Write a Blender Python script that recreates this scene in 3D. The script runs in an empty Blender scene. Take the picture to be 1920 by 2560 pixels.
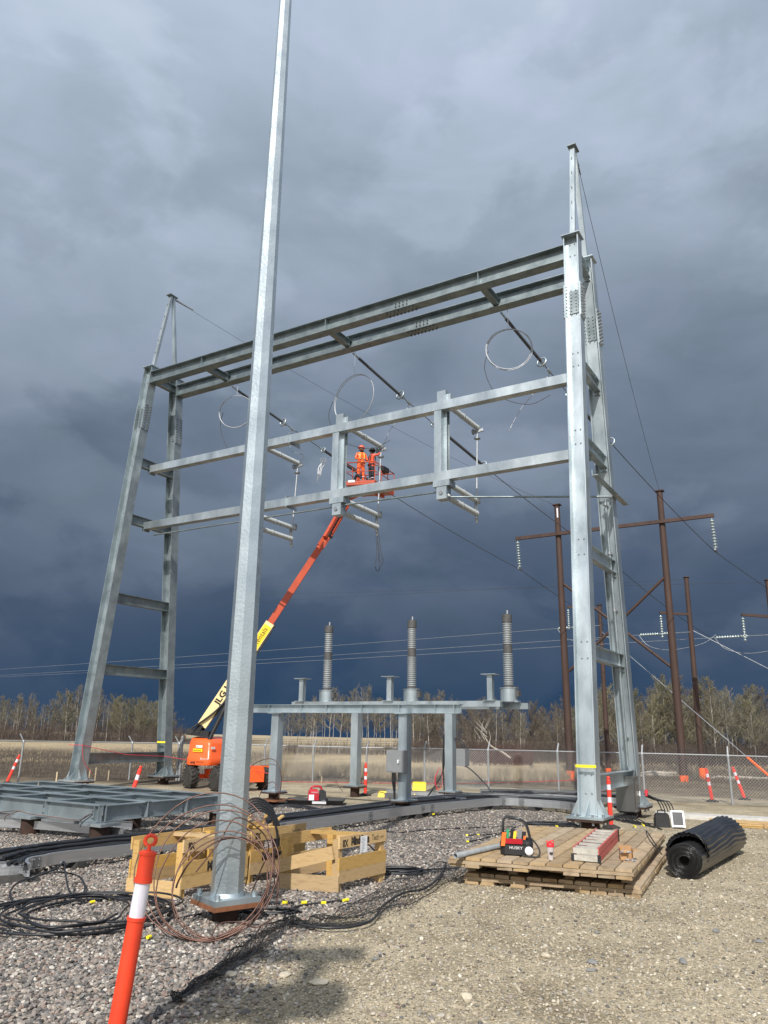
import bpy, math, random
import numpy as np
from mathutils import Vector, Matrix

R = math.radians
rnd = random.Random(7)
S = bpy.context.scene
COL = S.collection

# ------------------------------------------------------------------ camera, sky, sun, exposure
CAM_H, PITCH, ROLL, FPX = 2.1, R(15.845), R(0.971), 1923.0
cd = bpy.data.cameras.new('camera'); cam = bpy.data.objects.new('camera', cd); COL.objects.link(cam)
cd.sensor_fit = 'VERTICAL'; cd.sensor_height = 36.0; cd.lens = FPX / 2560 * 36.0
cd.clip_start = 0.1; cd.clip_end = 3000
_fw = Vector((0, math.cos(PITCH), math.sin(PITCH))); _rt = Vector((1, 0, 0)); _up = _rt.cross(_fw)
CR = _rt * math.cos(ROLL) + _up * math.sin(ROLL); CU = _up * math.cos(ROLL) - _rt * math.sin(ROLL)
cam.matrix_world = Matrix(((CR.x, CU.x, -_fw.x, 0), (CR.y, CU.y, -_fw.y, 0), (CR.z, CU.z, -_fw.z, CAM_H), (0, 0, 0, 1)))
S.camera = cam
EXPO = 0.2
S.view_settings.view_transform = 'Standard'; S.view_settings.look = 'None'
S.view_settings.exposure = EXPO; S.view_settings.gamma = 1.0; S.view_settings.use_curve_mapping = False
SUN_EL, SUN_AZ = R(41), R(12)      # azimuth: behind the camera, towards the left
to_sun = Vector((-math.sin(SUN_AZ) * math.cos(SUN_EL), -math.cos(SUN_AZ) * math.cos(SUN_EL), math.sin(SUN_EL)))
sl = bpy.data.lights.new('sun', 'SUN'); sl.energy = 4.2; sl.angle = R(0.5); sl.color = (1.0, 0.965, 0.91)
so = bpy.data.objects.new('sun', sl); COL.objects.link(so)
so.rotation_euler = (-to_sun).to_track_quat('-Z', 'Y').to_euler()

def lin(r, g, b):
    f = lambda c: (c / 255 / 12.92) if c / 255 <= 0.04045 else ((c / 255 + 0.055) / 1.055) ** 2.4
    return (f(r), f(g), f(b), 1)

W = bpy.data.worlds.new('World'); S.world = W; W.use_nodes = True
nt = W.node_tree; nt.nodes.clear()
def N(tree, t, **kw):
    n = tree.nodes.new(t)
    for k, v in kw.items(): setattr(n, k, v)
    return n
def math_node(tree, op, a, b=None, clamp=False):
    n = N(tree, 'ShaderNodeMath', operation=op, use_clamp=clamp)
    for i, x in enumerate((a, b)):
        if x is None: continue
        if isinstance(x, (int, float)): n.inputs[i].default_value = x
        else: tree.links.new(x, n.inputs[i])
    return n.outputs[0]
def ramp(tree, fac, stops, interp='LINEAR'):
    n = N(tree, 'ShaderNodeValToRGB'); cr = n.color_ramp; cr.interpolation = interp
    while len(cr.elements) < len(stops): cr.elements.new(0.5)
    for e_, (p, c) in zip(cr.elements, stops): e_.position = p; e_.color = c if len(c) == 4 else (*c, 1)
    tree.links.new(fac, n.inputs[0]); return n.outputs[0]
def build_world():
    L = nt.links
    tc = N(nt, 'ShaderNodeTexCoord'); sep = N(nt, 'ShaderNodeSeparateXYZ'); L.new(tc.outputs['Generated'], sep.inputs[0])
    z = sep.outputs[2]; y = sep.outputs[1]; x = sep.outputs[0]
    mp = N(nt, 'ShaderNodeMapping'); mp.inputs['Scale'].default_value = (1.0, 1.0, 2.2); mp.inputs['Rotation'].default_value = (0, R(-14), 0)
    L.new(tc.outputs['Generated'], mp.inputs[0])
    n1 = N(nt, 'ShaderNodeTexNoise'); n1.inputs['Scale'].default_value = 2.3; n1.inputs['Detail'].default_value = 5; n1.inputs['Roughness'].default_value = .5; n1.inputs['Distortion'].default_value = .5
    L.new(mp.outputs[0], n1.inputs['Vector'])
    n2 = N(nt, 'ShaderNodeTexNoise'); n2.inputs['Scale'].default_value = 7.0; n2.inputs['Detail'].default_value = 6; n2.inputs['Roughness'].default_value = .55; n2.inputs['Distortion'].default_value = 1.0
    L.new(mp.outputs[0], n2.inputs['Vector'])
    n3 = N(nt, 'ShaderNodeTexNoise'); n3.inputs['Scale'].default_value = 1.1; n3.inputs['Detail'].default_value = 2
    L.new(tc.outputs['Generated'], n3.inputs['Vector'])
    a = math_node(nt, 'MULTIPLY', math_node(nt, 'SUBTRACT', n1.outputs[0], .5), .55)
    b = math_node(nt, 'MULTIPLY', math_node(nt, 'SUBTRACT', n2.outputs[0], .5), .12)
    w = math_node(nt, 'ADD', math_node(nt, 'MULTIPLY', z, 1.1, True), .34, True)      # less cloud structure near the horizon
    d = math_node(nt, 'MULTIPLY', math_node(nt, 'ADD', a, b), w)
    mp4 = N(nt, 'ShaderNodeMapping'); mp4.inputs['Scale'].default_value = (1.0, 1.0, 1.7); mp4.inputs['Rotation'].default_value = (0, R(-20), 0); mp4.inputs['Location'].default_value = (.37, .2, .1); L.new(tc.outputs['Generated'], mp4.inputs[0])
    n4 = N(nt, 'ShaderNodeTexNoise'); n4.inputs['Scale'].default_value = 3.4; n4.inputs['Detail'].default_value = 7; n4.inputs['Roughness'].default_value = .52; n4.inputs['Distortion'].default_value = .25
    L.new(mp4.outputs[0], n4.inputs['Vector'])
    edge = N(nt, 'ShaderNodeMapRange', interpolation_type='SMOOTHSTEP'); edge.inputs[1].default_value = .47; edge.inputs[2].default_value = .56; edge.inputs[3].default_value = -.038; edge.inputs[4].default_value = .038; L.new(n4.outputs[0], edge.inputs[0])
    d = math_node(nt, 'ADD', d, math_node(nt, 'MULTIPLY', edge.outputs[0], math_node(nt, 'ADD', w, .25)))
    lft = math_node(nt, 'MULTIPLY', x, -.10)
    zz = math_node(nt, 'ADD', math_node(nt, 'ADD', z, d), math_node(nt, 'MULTIPLY', lft, z))
    k = 2 ** -EXPO
    def c(r, g, b_): q = lin(r, g, b_); return (q[0] * k, q[1] * k, q[2] * k, 1)
    storm = ramp(nt, zz, [(0.0, c(46, 69, 97)), (.05, c(56, 77, 103)), (.13, c(73, 89, 112)), (.22, c(93, 107, 127)), (.33, c(115, 129, 147)),
                          (.45, c(139, 152, 170)), (.60, c(161, 175, 192)), (.76, c(185, 198, 217)), (.95, c(204, 216, 231))])
    tint = N(nt, 'ShaderNodeMix', data_type='RGBA', blend_type='MULTIPLY'); tint.inputs[0].default_value = 1
    L.new(storm, tint.inputs[6]); L.new(ramp(nt, n2.outputs[0], [(.35, (.97, 1.0, .985)), (.65, (1.01, 1.0, 1.03))]), tint.inputs[7])
    bs = N(nt, 'ShaderNodeBackground'); L.new(tint.outputs[2], bs.inputs[0])
    sky = N(nt, 'ShaderNodeTexSky', sky_type='NISHITA', sun_disc=False)
    sky.sun_elevation = SUN_EL; sky.sun_rotation = math.pi + SUN_AZ
    cl = ramp(nt, n1.outputs[0], [(.42, (0, 0, 0)), (.62, (1, 1, 1))])
    mx = N(nt, 'ShaderNodeMix', data_type='RGBA'); L.new(cl, mx.inputs[0]); L.new(sky.outputs[0], mx.inputs[6]); mx.inputs[7].default_value = (8.5, 8.8, 9.2, 1)
    bc = N(nt, 'ShaderNodeBackground'); L.new(mx.outputs[2], bc.inputs[0]); bc.inputs[1].default_value = .1
    m = N(nt, 'ShaderNodeMapRange', interpolation_type='SMOOTHSTEP'); m.inputs[1].default_value = -.55; m.inputs[2].default_value = .12
    L.new(math_node(nt, 'ADD', y, math_node(nt, 'MULTIPLY', math_node(nt, 'SUBTRACT', n3.outputs[0], .5), .3)), m.inputs[0])
    ms = N(nt, 'ShaderNodeMixShader'); L.new(m.outputs[0], ms.inputs[0]); L.new(bc.outputs[0], ms.inputs[1]); L.new(bs.outputs[0], ms.inputs[2])
    o = N(nt, 'ShaderNodeOutputWorld'); L.new(ms.outputs[0], o.inputs[0])
build_world()

# ------------------------------------------------------------------ places: a photo point on the ground, or at a depth y
CO = Vector((0, 0, CAM_H))
def ray(u, v): return _fw + CR * ((u - 960) / FPX) + CU * ((1280 - v) / FPX)
def gp(u, v, z=0.0):
    r = ray(u, v); return CO + r * ((z - CAM_H) / r.z)
def at(u, v, y):
    r = ray(u, v); return CO + r * (y / r.y)
PHI = -.544                                    # the yard's grid: e along the gantry beam, n away from the camera
OG = Vector((5.76, 20.155, 0)); EE = Vector((math.cos(PHI), math.sin(PHI), 0)); NN = Vector((-math.sin(PHI), math.cos(PHI), 0))
def en(e, n, z=0.0): return OG + EE * e + NN * n + Vector((0, 0, z))
def loc(p): d = p - OG; return Vector((d.dot(EE), d.dot(NN), d.z))

# ------------------------------------------------------------------ mesh builder
def basis(d, up=None):
    d = d.normalized()
    if up is None: up = Vector((0, 0, 1)) if abs(d.z) < .95 else Vector((1, 0, 0))
    s = d.cross(up).normalized(); u = s.cross(d).normalized()
    return s, u
V3 = lambda *a: Vector(a)
class MB:
    def __init__(s): s.v = []; s.f = []; s.sm = []; s.mi = []; s.m = 0
    def add(s, vs, fs, smooth=False):
        o = len(s.v); s.v += [tuple(q) for q in vs]
        for f in fs: s.f.append(tuple(i + o for i in f)); s.sm.append(smooth); s.mi.append(s.m)
        return s
    def hexa(s, c8): return s.add(c8, [(0, 3, 2, 1), (4, 5, 6, 7), (0, 1, 5, 4), (1, 2, 6, 5), (2, 3, 7, 6), (3, 0, 4, 7)])
    def box(s, x0, y0, z0, x1, y1, z1):
        return s.hexa([(x0, y0, z0), (x1, y0, z0), (x1, y1, z0), (x0, y1, z0), (x0, y0, z1), (x1, y0, z1), (x1, y1, z1), (x0, y1, z1)])
    def cbox(s, c, a, b, cc):              # centre and three half-axes
        c, a, b, cc = Vector(c), Vector(a), Vector(b), Vector(cc)
        return s.hexa([c - a - b - cc, c + a - b - cc, c + a + b - cc, c - a + b - cc, c - a - b + cc, c + a - b + cc, c + a + b + cc, c - a + b + cc])
    def bar(s, p0, p1, w, h, up=None):     # rectangular bar between two points
        p0, p1 = Vector(p0), Vector(p1); d = p1 - p0; sd, u = basis(d, up)
        return s.cbox((p0 + p1) / 2, sd * w / 2, d / 2, u * h / 2)
    def prof(s, p0, p1, pts, up=None, smooth=False):
        p0, p1 = Vector(p0), Vector(p1); sd, u = basis(p1 - p0, up); n = len(pts)
        vs = [p0 + sd * a + u * b for a, b in pts] + [p1 + sd * a + u * b for a, b in pts]
        s.add(vs, [(i, (i + 1) % n, n + (i + 1) % n, n + i) for i in range(n)], smooth)
        return s.add(vs, [tuple(range(n))[::-1], tuple(range(n, 2 * n))])
    def ibeam(s, p0, p1, d, bf, tf, tw, up=None):
        a, t, h, g = bf / 2, tw / 2, d / 2, d / 2 - tf
        return s.prof(p0, p1, [(-a, -h), (a, -h), (a, -g), (t, -g), (t, g), (a, g), (a, h), (-a, h), (-a, g), (-t, g), (-t, -g), (-a, -g)], up)
    def tube(s, path, r, n=6, caps=True, closed=False):
        P = [Vector(p) for p in path]; m = len(P); rs = r if hasattr(r, '__len__') else [r] * m
        vs = []; prev = None
        for i, p in enumerate(P):
            d = (P[(i + 1) % m] - P[i - 1]) if closed else (P[min(i + 1, m - 1)] - P[max(i - 1, 0)])
            if d.length < 1e-9: d = Vector((0, 0, 1))
            d.normalize()
            if prev is None: sd, u = basis(d)
            else:
                u = prev - d * prev.dot(d)
                if u.length < 1e-6: sd, u = basis(d)
                else: u.normalize(); sd = d.cross(u)
            prev = u
            for k in range(n):
                a = 2 * math.pi * k / n; vs.append(p + sd * math.cos(a) * rs[i] + u * math.sin(a) * rs[i])
        fs = []
        for i in range(m if closed else m - 1):
            j = (i + 1) % m
            for k in range(n): k2 = (k + 1) % n; fs.append((i * n + k, i * n + k2, j * n + k2, j * n + k))
        s.add(vs, fs, n > 4)
        if caps and not closed: s.add(vs, [tuple(range(n))[::-1], tuple(range((m - 1) * n, m * n))])
        return s
    def cyl(s, p0, p1, r0, r1=None, n=12): return s.tube([p0, p1], [r0, r0 if r1 is None else r1], n)
    def lathe(s, p0, axis, prof, n=16, smooth=True):   # prof: (radius, height along axis)
        p0, axis = Vector(p0), Vector(axis).normalized(); sd, u = basis(axis)
        vs = []; m = len(prof)
        for r, h in prof:
            for k in range(n):
                a = 2 * math.pi * k / n; vs.append(p0 + axis * h + sd * math.cos(a) * r + u * math.sin(a) * r)
        s.add(vs, [(i * n + k, i * n + (k + 1) % n, (i + 1) * n + (k + 1) % n, (i + 1) * n + k) for i in range(m - 1) for k in range(n)], smooth)
        return s.add(vs, [tuple(range(n))[::-1], tuple(range((m - 1) * n, m * n))])
    def bolt(s, p, d, r=.018, h=.025):
        return s.tube([Vector(p), Vector(p) + Vector(d).normalized() * h], r, 6)
    def ring(s, c, nrm, rad, r, n=24, m=6):
        c = Vector(c); sd, u = basis(Vector(nrm))
        return s.tube([c + sd * math.cos(2 * math.pi * k / n) * rad + u * math.sin(2 * math.pi * k / n) * rad for k in range(n)], r, m, closed=True)
    def tri(s, a, b, c): return s.add([a, b, c], [(0, 1, 2)])
    def mesh(s, name, mats):
        me = bpy.data.meshes.new(name); me.from_pydata(s.v, [], s.f)
        for m in (mats if isinstance(mats, (list, tuple)) else [mats]): me.materials.append(m)
        me.polygons.foreach_set('use_smooth', s.sm)
        if any(s.mi): me.polygons.foreach_set('material_index', s.mi)
        me.update(); return me
    def build(s, name, mats, parent=None, label=None, cat=None, group=None, kind=None):
        o = bpy.data.objects.new(name, s.mesh(name, mats)); COL.objects.link(o)
        if parent: o.parent = parent
        return tag(o, label, cat, group, kind)
def tag(o, label=None, cat=None, group=None, kind=None):
    if label: o['label'] = label
    if cat: o['category'] = cat
    if group: o['group'] = group
    if kind: o['kind'] = kind
    return o
def thing(name, label, cat, p=(0, 0, 0), rz=0.0, group=None):
    o = bpy.data.objects.new(name, None); COL.objects.link(o); o.empty_display_size = .2
    o.location = p; o.rotation_euler = (0, 0, rz)
    return tag(o, label, cat, group)
def copy_tree(o, parent=None):
    c = o.copy(); COL.objects.link(c)
    if parent: c.parent = parent
    for ch in list(o.children): copy_tree(ch, c)
    return c
def spline(pts, n=8, closed=False):                     # Catmull-Rom through points
    P = [Vector(p) for p in pts]; m = len(P); out = []
    for i in range(m if closed else m - 1):
        g = (lambda k: P[k % m]) if closed else (lambda k: P[max(0, min(m - 1, k))])
        a, b, c, d = g(i - 1), g(i), g(i + 1), g(i + 2)
        for t in range(n):
            t /= n
            out.append(.5 * ((2 * b) + (c - a) * t + (2 * a - 5 * b + 4 * c - d) * t * t + (3 * b - a - 3 * c + d) * t ** 3))
    if not closed: out.append(P[-1])
    return out
def text_obj(body, size, o, xd, yd, mat, parent, name='lettering', off=.003, shear=0.0, bold=0.0, squash=1.0):
    cu = bpy.data.curves.new('text', 'FONT'); cu.body = body; cu.size = size; cu.resolution_u = 2; cu.offset = bold; cu.shear = shear
    t = bpy.data.objects.new('text', cu); me = bpy.data.meshes.new_from_object(t)
    o, xd, yd = Vector(o), Vector(xd).normalized(), Vector(yd).normalized(); nn = xd.cross(yd).normalized()
    for v in me.vertices: v.co = o + xd * v.co.x * squash + yd * v.co.y + nn * off
    me.materials.clear(); me.materials.append(mat); bpy.data.objects.remove(t)
    ob = bpy.data.objects.new(name, me); COL.objects.link(ob); ob.parent = parent
    return ob

# ------------------------------------------------------------------ materials
MATS = {}
def mat(name, c1, c2=None, rough=.6, metal=0.0, scale=8.0, stretch=(1, 1, 1), bump=0.0, bscale=None, detail=4, rvar=0.0, perobj=0.0, c3=None, spec=.5, coat=0.0, sss=None):
    m = bpy.data.materials.new(name); m.use_nodes = True; t = m.node_tree; b = t.nodes['Principled BSDF']; L = t.links
    b.inputs['Metallic'].default_value = metal; b.inputs['Roughness'].default_value = rough; b.inputs['Specular IOR Level'].default_value = spec
    if coat: b.inputs['Coat Weight'].default_value = coat; b.inputs['Coat Roughness'].default_value = .15
    c2 = c2 or tuple(min(1, x * 1.12) for x in c1)
    tc = N(t, 'ShaderNodeTexCoord'); mp = N(t, 'ShaderNodeMapping'); mp.inputs['Scale'].default_value = stretch; L.new(tc.outputs['Object'], mp.inputs[0])
    n = N(t, 'ShaderNodeTexNoise'); n.inputs['Scale'].default_value = scale; n.inputs['Detail'].default_value = detail; n.inputs['Roughness'].default_value = .6
    L.new(mp.outputs[0], n.inputs['Vector'])
    col = ramp(t, n.outputs[0], [(.3, c1), (.7, c2)] if c3 is None else [(.28, c1), (.5, c2), (.72, c3)])
    if perobj:
        oi = N(t, 'ShaderNodeObjectInfo'); hs = N(t, 'ShaderNodeHueSaturation'); L.new(col, hs.inputs['Color'])
        mr = N(t, 'ShaderNodeMapRange'); mr.inputs[3].default_value = 1 - perobj; mr.inputs[4].default_value = 1 + perobj
        L.new(oi.outputs['Random'], mr.inputs[0]); L.new(mr.outputs[0], hs.inputs['Value']); col = hs.outputs[0]
        if perobj > .05:
            L.new(math_node(t, 'ADD', math_node(t, 'MULTIPLY', math_node(t, 'FRACT', math_node(t, 'MULTIPLY', oi.outputs['Random'], 7.3)), .3), .85), hs.inputs['Saturation'])
    L.new(col, b.inputs['Base Color'])
    if rvar:
        n2 = N(t, 'ShaderNodeTexNoise'); n2.inputs['Scale'].default_value = scale * .6; n2.inputs['Detail'].default_value = 3; L.new(mp.outputs[0], n2.inputs['Vector'])
        mr = N(t, 'ShaderNodeMapRange'); mr.inputs[1].default_value = .3; mr.inputs[2].default_value = .7; mr.inputs[3].default_value = rough - rvar; mr.inputs[4].default_value = rough + rvar
        L.new(n2.outputs[0], mr.inputs[0]); L.new(mr.outputs[0], b.inputs['Roughness'])
    if bump:
        n3 = N(t, 'ShaderNodeTexNoise'); n3.inputs['Scale'].default_value = bscale or scale * 3; n3.inputs['Detail'].default_value = 4; L.new(mp.outputs[0], n3.inputs['Vector'])
        bp = N(t, 'ShaderNodeBump'); bp.inputs['Strength'].default_value = bump; bp.inputs['Distance'].default_value = .02
        L.new(n3.outputs[0], bp.inputs['Height']); L.new(bp.outputs[0], b.inputs['Normal'])
    MATS[name] = m; return m
M = MATS
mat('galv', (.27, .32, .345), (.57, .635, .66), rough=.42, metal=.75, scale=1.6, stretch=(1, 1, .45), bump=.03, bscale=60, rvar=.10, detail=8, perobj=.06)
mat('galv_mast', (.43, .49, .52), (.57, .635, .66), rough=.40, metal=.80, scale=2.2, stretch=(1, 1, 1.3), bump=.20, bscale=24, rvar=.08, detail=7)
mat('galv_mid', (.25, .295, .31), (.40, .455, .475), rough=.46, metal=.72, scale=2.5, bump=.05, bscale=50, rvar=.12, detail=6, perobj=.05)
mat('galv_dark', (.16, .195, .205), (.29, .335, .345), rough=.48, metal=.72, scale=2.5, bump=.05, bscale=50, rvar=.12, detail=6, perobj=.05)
mat('bolt_steel', (.22, .24, .25), (.36, .38, .39), rough=.45, metal=.7)
mat('alum', (.52, .53, .54), (.66, .67, .68), rough=.36, metal=.85, scale=4, stretch=(.3, .3, 9), bump=.03, rvar=.08)
mat('alum_plate', (.20, .21, .215), (.30, .31, .315), rough=.45, metal=.7, scale=8)
mat('stainless', (.20, .20, .195), (.30, .295, .29), rough=.3, metal=.9, scale=3, stretch=(1, 1, .3), rvar=.06)
mat('rust_pile', (.020, .012, .009), (.062, .028, .016), rough=.85, scale=7, bump=.2, bscale=30)
mat('rust_plate', (.16, .060, .028), (.26, .105, .045), rough=.8, scale=9, bump=.1)
mat('corten', (.042, .023, .017), (.068, .036, .026), rough=.72, scale=3, stretch=(1, 1, .25), bump=.05, rvar=.08)
mat('orange_plastic', (.74, .055, .022), (.90, .068, .02), rough=.45, scale=7, bump=.015, bscale=20)
mat('delineator_orange', (.80, .045, .03), (.88, .065, .04), rough=.45, scale=5)
mat('reflective', (.70, .66, .74), (.82, .79, .86), rough=.3, scale=30, stretch=(1, 1, .2), spec=.6)
mat('lift_orange', (.84, .115, .022), (.90, .14, .03), rough=.36, coat=.3, scale=2)
mat('boom_red', (.40, .050, .014), (.52, .072, .020), rough=.42, scale=3, coat=.2)
mat('cream', (.80, .62, .30), (.86, .68, .34), rough=.45, scale=2)
mat('yellow', (.84, .58, .015), (.90, .64, .02), rough=.45, scale=2)
mat('black_paint', (.012, .012, .013), (.022, .022, .024), rough=.5)
mat('rubber', (.018, .017, .016), (.05, .045, .04), rough=.85, scale=6, bump=.1)
mat('cable', (.010, .011, .014), (.022, .023, .027), rough=.42, scale=5)
mat('rim', (.62, .62, .60), (.72, .72, .70), rough=.5, scale=6)
mat('pine', (.36, .215, .078), (.53, .35, .145), rough=.8, scale=5, stretch=(1, 1, 5), bump=.15, bscale=25, perobj=.2, c3=(.45, .28, .105), detail=6)
mat('mat_wood', (.215, .145, .078), (.36, .262, .155), rough=.9, scale=5, bump=.2, bscale=30, perobj=.16, c3=(.43, .325, .20), detail=7)
mat('ink', (.012, .010, .009), (.03, .025, .02), rough=.8)
mat('paper', (.70, .71, .72), (.80, .81, .82), rough=.8)
mat('copper', (.085, .045, .034), (.17, .09, .068), rough=.42, metal=.6, scale=6)
mat('porcelain', (.36, .385, .39), (.44, .465, .47), rough=.32, scale=3)
mat('porcelain_light', (.30, .32, .325), (.37, .39, .395), rough=.28, scale=3)
mat('polymer_dark', (.035, .04, .045), (.06, .065, .07), rough=.5)
mat('cap_dark', (.06, .06, .06), (.09, .088, .085), rough=.6)
mat('glass_disc', (.34, .41, .40), (.42, .49, .47), rough=.15, spec=.8)
mat('wire', (.34, .36, .38), (.45, .47, .49), rough=.5, metal=.5)
mat('wire_dark', (.045, .05, .055), (.08, .085, .09), rough=.6, metal=.2)
mat('concrete', (.40, .38, .345), (.54, .52, .48), rough=.9, scale=6, bump=.1)
mat('grey_box', (.20, .205, .21), (.23, .235, .24), rough=.5)
mat('red_gen', (.42, .010, .022), (.48, .014, .028), rough=.35, coat=.3)
mat('black_plastic', (.012, .012, .013), (.025, .025, .027), rough=.55, scale=4)
mat('geogrid', (.011, .011, .012), (.034, .033, .032), rough=.30, scale=4)
mat('cardboard', (.40, .215, .085), (.47, .27, .12), rough=.9, perobj=.1)
mat('fibreglass_red', (.46, .085, .07), (.56, .14, .12), rough=.55, scale=6)
mat('dirty_alum', (.42, .40, .34), (.62, .60, .54), rough=.5, metal=.3, scale=10)
mat('pipe_grey', (.20, .215, .225), (.30, .32, .33), rough=.55, scale=6, stretch=(1, 1, .4))
mat('clear_plastic', (.48, .43, .42), (.55, .50, .49), rough=.25)
mat('red_lid', (.75, .025, .035), (.80, .03, .04), rough=.35)
mat('string_red', (.60, .03, .05), (.65, .04, .06), rough=.7)
mat('tape_yellow', (.90, .75, .02), (.92, .78, .03), rough=.5)
mat('safety_orange', (.88, .115, .012), (.92, .14, .02), rough=.75, scale=6)
mat('skin', (.45, .26, .18), (.50, .29, .20), rough=.6)
mat('hi_vis', (.72, .52, .06), (.78, .58, .08), rough=.5)
mat('navy', (.016, .018, .028), (.03, .033, .045), rough=.85)
mat('boot', (.03, .025, .02), (.05, .04, .03), rough=.8)
mat('hat_red', (.70, .09, .04), (.75, .11, .05), rough=.35)
mat('beard', (.012, .011, .012), (.02, .02, .02), rough=.9)
mat('scarf_blue', (.05, .16, .42), (.07, .2, .48), rough=.8)
mat('white_paint', (.74, .74, .74), (.80, .80, .80), rough=.5)
mat('screen_dark', (.02, .024, .026), (.035, .04, .042), rough=.3)
mat('stake', (.50, .40, .26), (.58, .47, .31), rough=.9)
mat('bark_pale', (.32, .285, .235), (.47, .43, .37), rough=.9, scale=5, c3=(.17, .145, .115), perobj=.15)
mat('bark_dark', (.085, .07, .055), (.15, .125, .10), rough=.95, scale=5, perobj=.15)
mat('twig', (.135, .117, .084), (.21, .184, .134), rough=.95, scale=1.5, perobj=.15)
mat('twig_dark', (.10, .080, .060), (.155, .128, .095), rough=.95, scale=1.5, perobj=.15)
mat('bud_green', (.15, .148, .052), (.22, .212, .08), rough=.9, scale=1.2, perobj=.12)
mat('brush', (.060, .043, .034), (.115, .085, .066), rough=.95, scale=.35)
mat('brush_red', (.085, .040, .032), (.13, .065, .05), rough=.95, scale=.5)
mat('reed', (.33, .265, .175), (.48, .40, .28), rough=.9, scale=.4)
mat('dead_grass', (.085, .066, .047), (.165, .13, .09), rough=.95, scale=.3)
mat('straw', (.42, .325, .19), (.58, .46, .29), rough=.95, scale=.2)
mat('fallen_wood', (.40, .35, .28), (.52, .46, .38), rough=.9)
mat('chainlink', (.30, .315, .32), (.38, .39, .40), rough=.55, metal=.5)
mat('tool_green', (.03, .30, .13)); mat('tool_orange', (.85, .16, .02)); mat('tool_yellow', (.85, .62, .04))
mat('rock_pale', (.44, .38, .28), (.56, .50, .39), rough=.9, scale=6, bump=.25, bscale=14)
mat('rock_grey', (.17, .17, .165), (.27, .265, .25), rough=.9, scale=6, bump=.25, bscale=14)

# stones: every instanced stone takes one of a set of real gravel colours
def stone_mat(name, stops):
    m = bpy.data.materials.new(name); m.use_nodes = True; t = m.node_tree; b = t.nodes['Principled BSDF']; L = t.links
    oi = N(t, 'ShaderNodeObjectInfo'); c = ramp(t, oi.outputs['Random'], stops)
    tc = N(t, 'ShaderNodeTexCoord'); n = N(t, 'ShaderNodeTexNoise'); n.inputs['Scale'].default_value = 3.0; n.inputs['Detail'].default_value = 3; L.new(tc.outputs['Object'], n.inputs['Vector'])
    mx = N(t, 'ShaderNodeMix', data_type='RGBA', blend_type='MULTIPLY'); mx.inputs[0].default_value = 1; L.new(c, mx.inputs[6])
    L.new(ramp(t, n.outputs[0], [(.3, (.78, .78, .78)), (.7, (1.12, 1.12, 1.12))]), mx.inputs[7]); L.new(mx.outputs[2], b.inputs['Base Color'])
    b.inputs['Roughness'].default_value = .88; b.inputs['Specular IOR Level'].default_value = .3; M[name] = m; return m
stone_mat('stone_grey', [(0, (.07, .07, .07)), (.12, (.16, .15, .14)), (.28, (.265, .235, .21)), (.40, (.24, .17, .14)), (.55, (.32, .285, .25)), (.66, (.145, .147, .145)), (.8, (.34, .28, .22)), (.92, (.44, .40, .345)), (1, (.60, .56, .50))])
stone_mat('stone_tan', [(0, (.11, .105, .095)), (.13, (.25, .215, .16)), (.35, (.42, .36, .265)), (.55, (.34, .285, .20)), (.75, (.50, .44, .335)), (.88, (.24, .225, .20)), (1, (.66, .60, .49))])
GS = [(0, lin(70, 68, 66)), (.2, lin(125, 120, 113)), (.4, lin(160, 150, 140)), (.55, lin(143, 122, 110)), (.75, lin(165, 158, 148)), (1, lin(205, 197, 185))]

# ------------------------------------------------------------------ terrain
def smooth(a, b, x): t = max(0, min(1, (x - a) / (b - a))); return t * t * (3 - 2 * t)
def wob(x, y): return math.sin(x * .37 + 1.3) * math.cos(y * .29) * .5 + math.sin(x * .11 - y * .17) * .5
def terrain(x, y):
    q = y + .35 * x                                   # runs away from the pad
    z = 0.0
    z += -.45 * smooth(38, 45, q) + .45 * smooth(52, 66, q)                  # ditch outside the fence
    z += .25 * smooth(66, 190, q)
    z += -9 * smooth(200, 420, q)
    z += wob(x, y) * .10 * smooth(36, 60, y)
    mx, my = gp(1745, 1952).x, gp(1745, 1952).y
    z += .42 * math.exp(-(((x - mx + 1) / 5) ** 2 + ((y - my) / 2.2) ** 2))    # dirt mound beside the brown poles
    return z
def gnoise(x, y): return math.sin(x * 1.9 + y * .8) * .5 + math.sin(x * .7 - y * 1.6 + 2) * .5 + math.sin(3.7 * x + 2.9 * y) * .25
def seg_dist(p, a, b):
    ab = b - a; t = max(0, min(1, (p - a).dot(ab) / ab.length_squared)); return (p - a - ab * t).length
# the edge between grey clear stone (left, middle) and tan crushed gravel (right, far), walked in photo points
edge_px = [(430, 2600), (560, 2480), (700, 2375), (800, 2300), (950, 2262), (1080, 2215), (1160, 2170), (1240, 2125), (1330, 2085), (1410, 2066), (1440, 2050), (1400, 2030), (1250, 2012), (1050, 2010), (900, 2014), (760, 2005), (640, 2004), (480, 2000), (250, 1990), (-200, 1990)]
EDGE = [Vector((gp(u, v).x, gp(u, v).y)) for u, v in edge_px]
POLY = EDGE + [Vector((-26, 27)), Vector((-26, -10)), Vector((-1.2, -10))]
def inside(p, poly):
    c = False; j = len(poly) - 1
    for i in range(len(poly)):
        a, b = poly[i], poly[j]
        if (a.y > p.y) != (b.y > p.y) and p.x < (b.x - a.x) * (p.y - a.y) / (b.y - a.y) + a.x: c = not c
        j = i
    return c
def grey_w(x, y):
    p = Vector((x, y)); d = min(seg_dist(p, EDGE[i], EDGE[i + 1]) for i in range(len(EDGE) - 1))
    sd = d if inside(p, POLY) else -d
    return smooth(-.35, .35, sd + gnoise(x * 1.6, y * 1.6) * .22)

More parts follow.
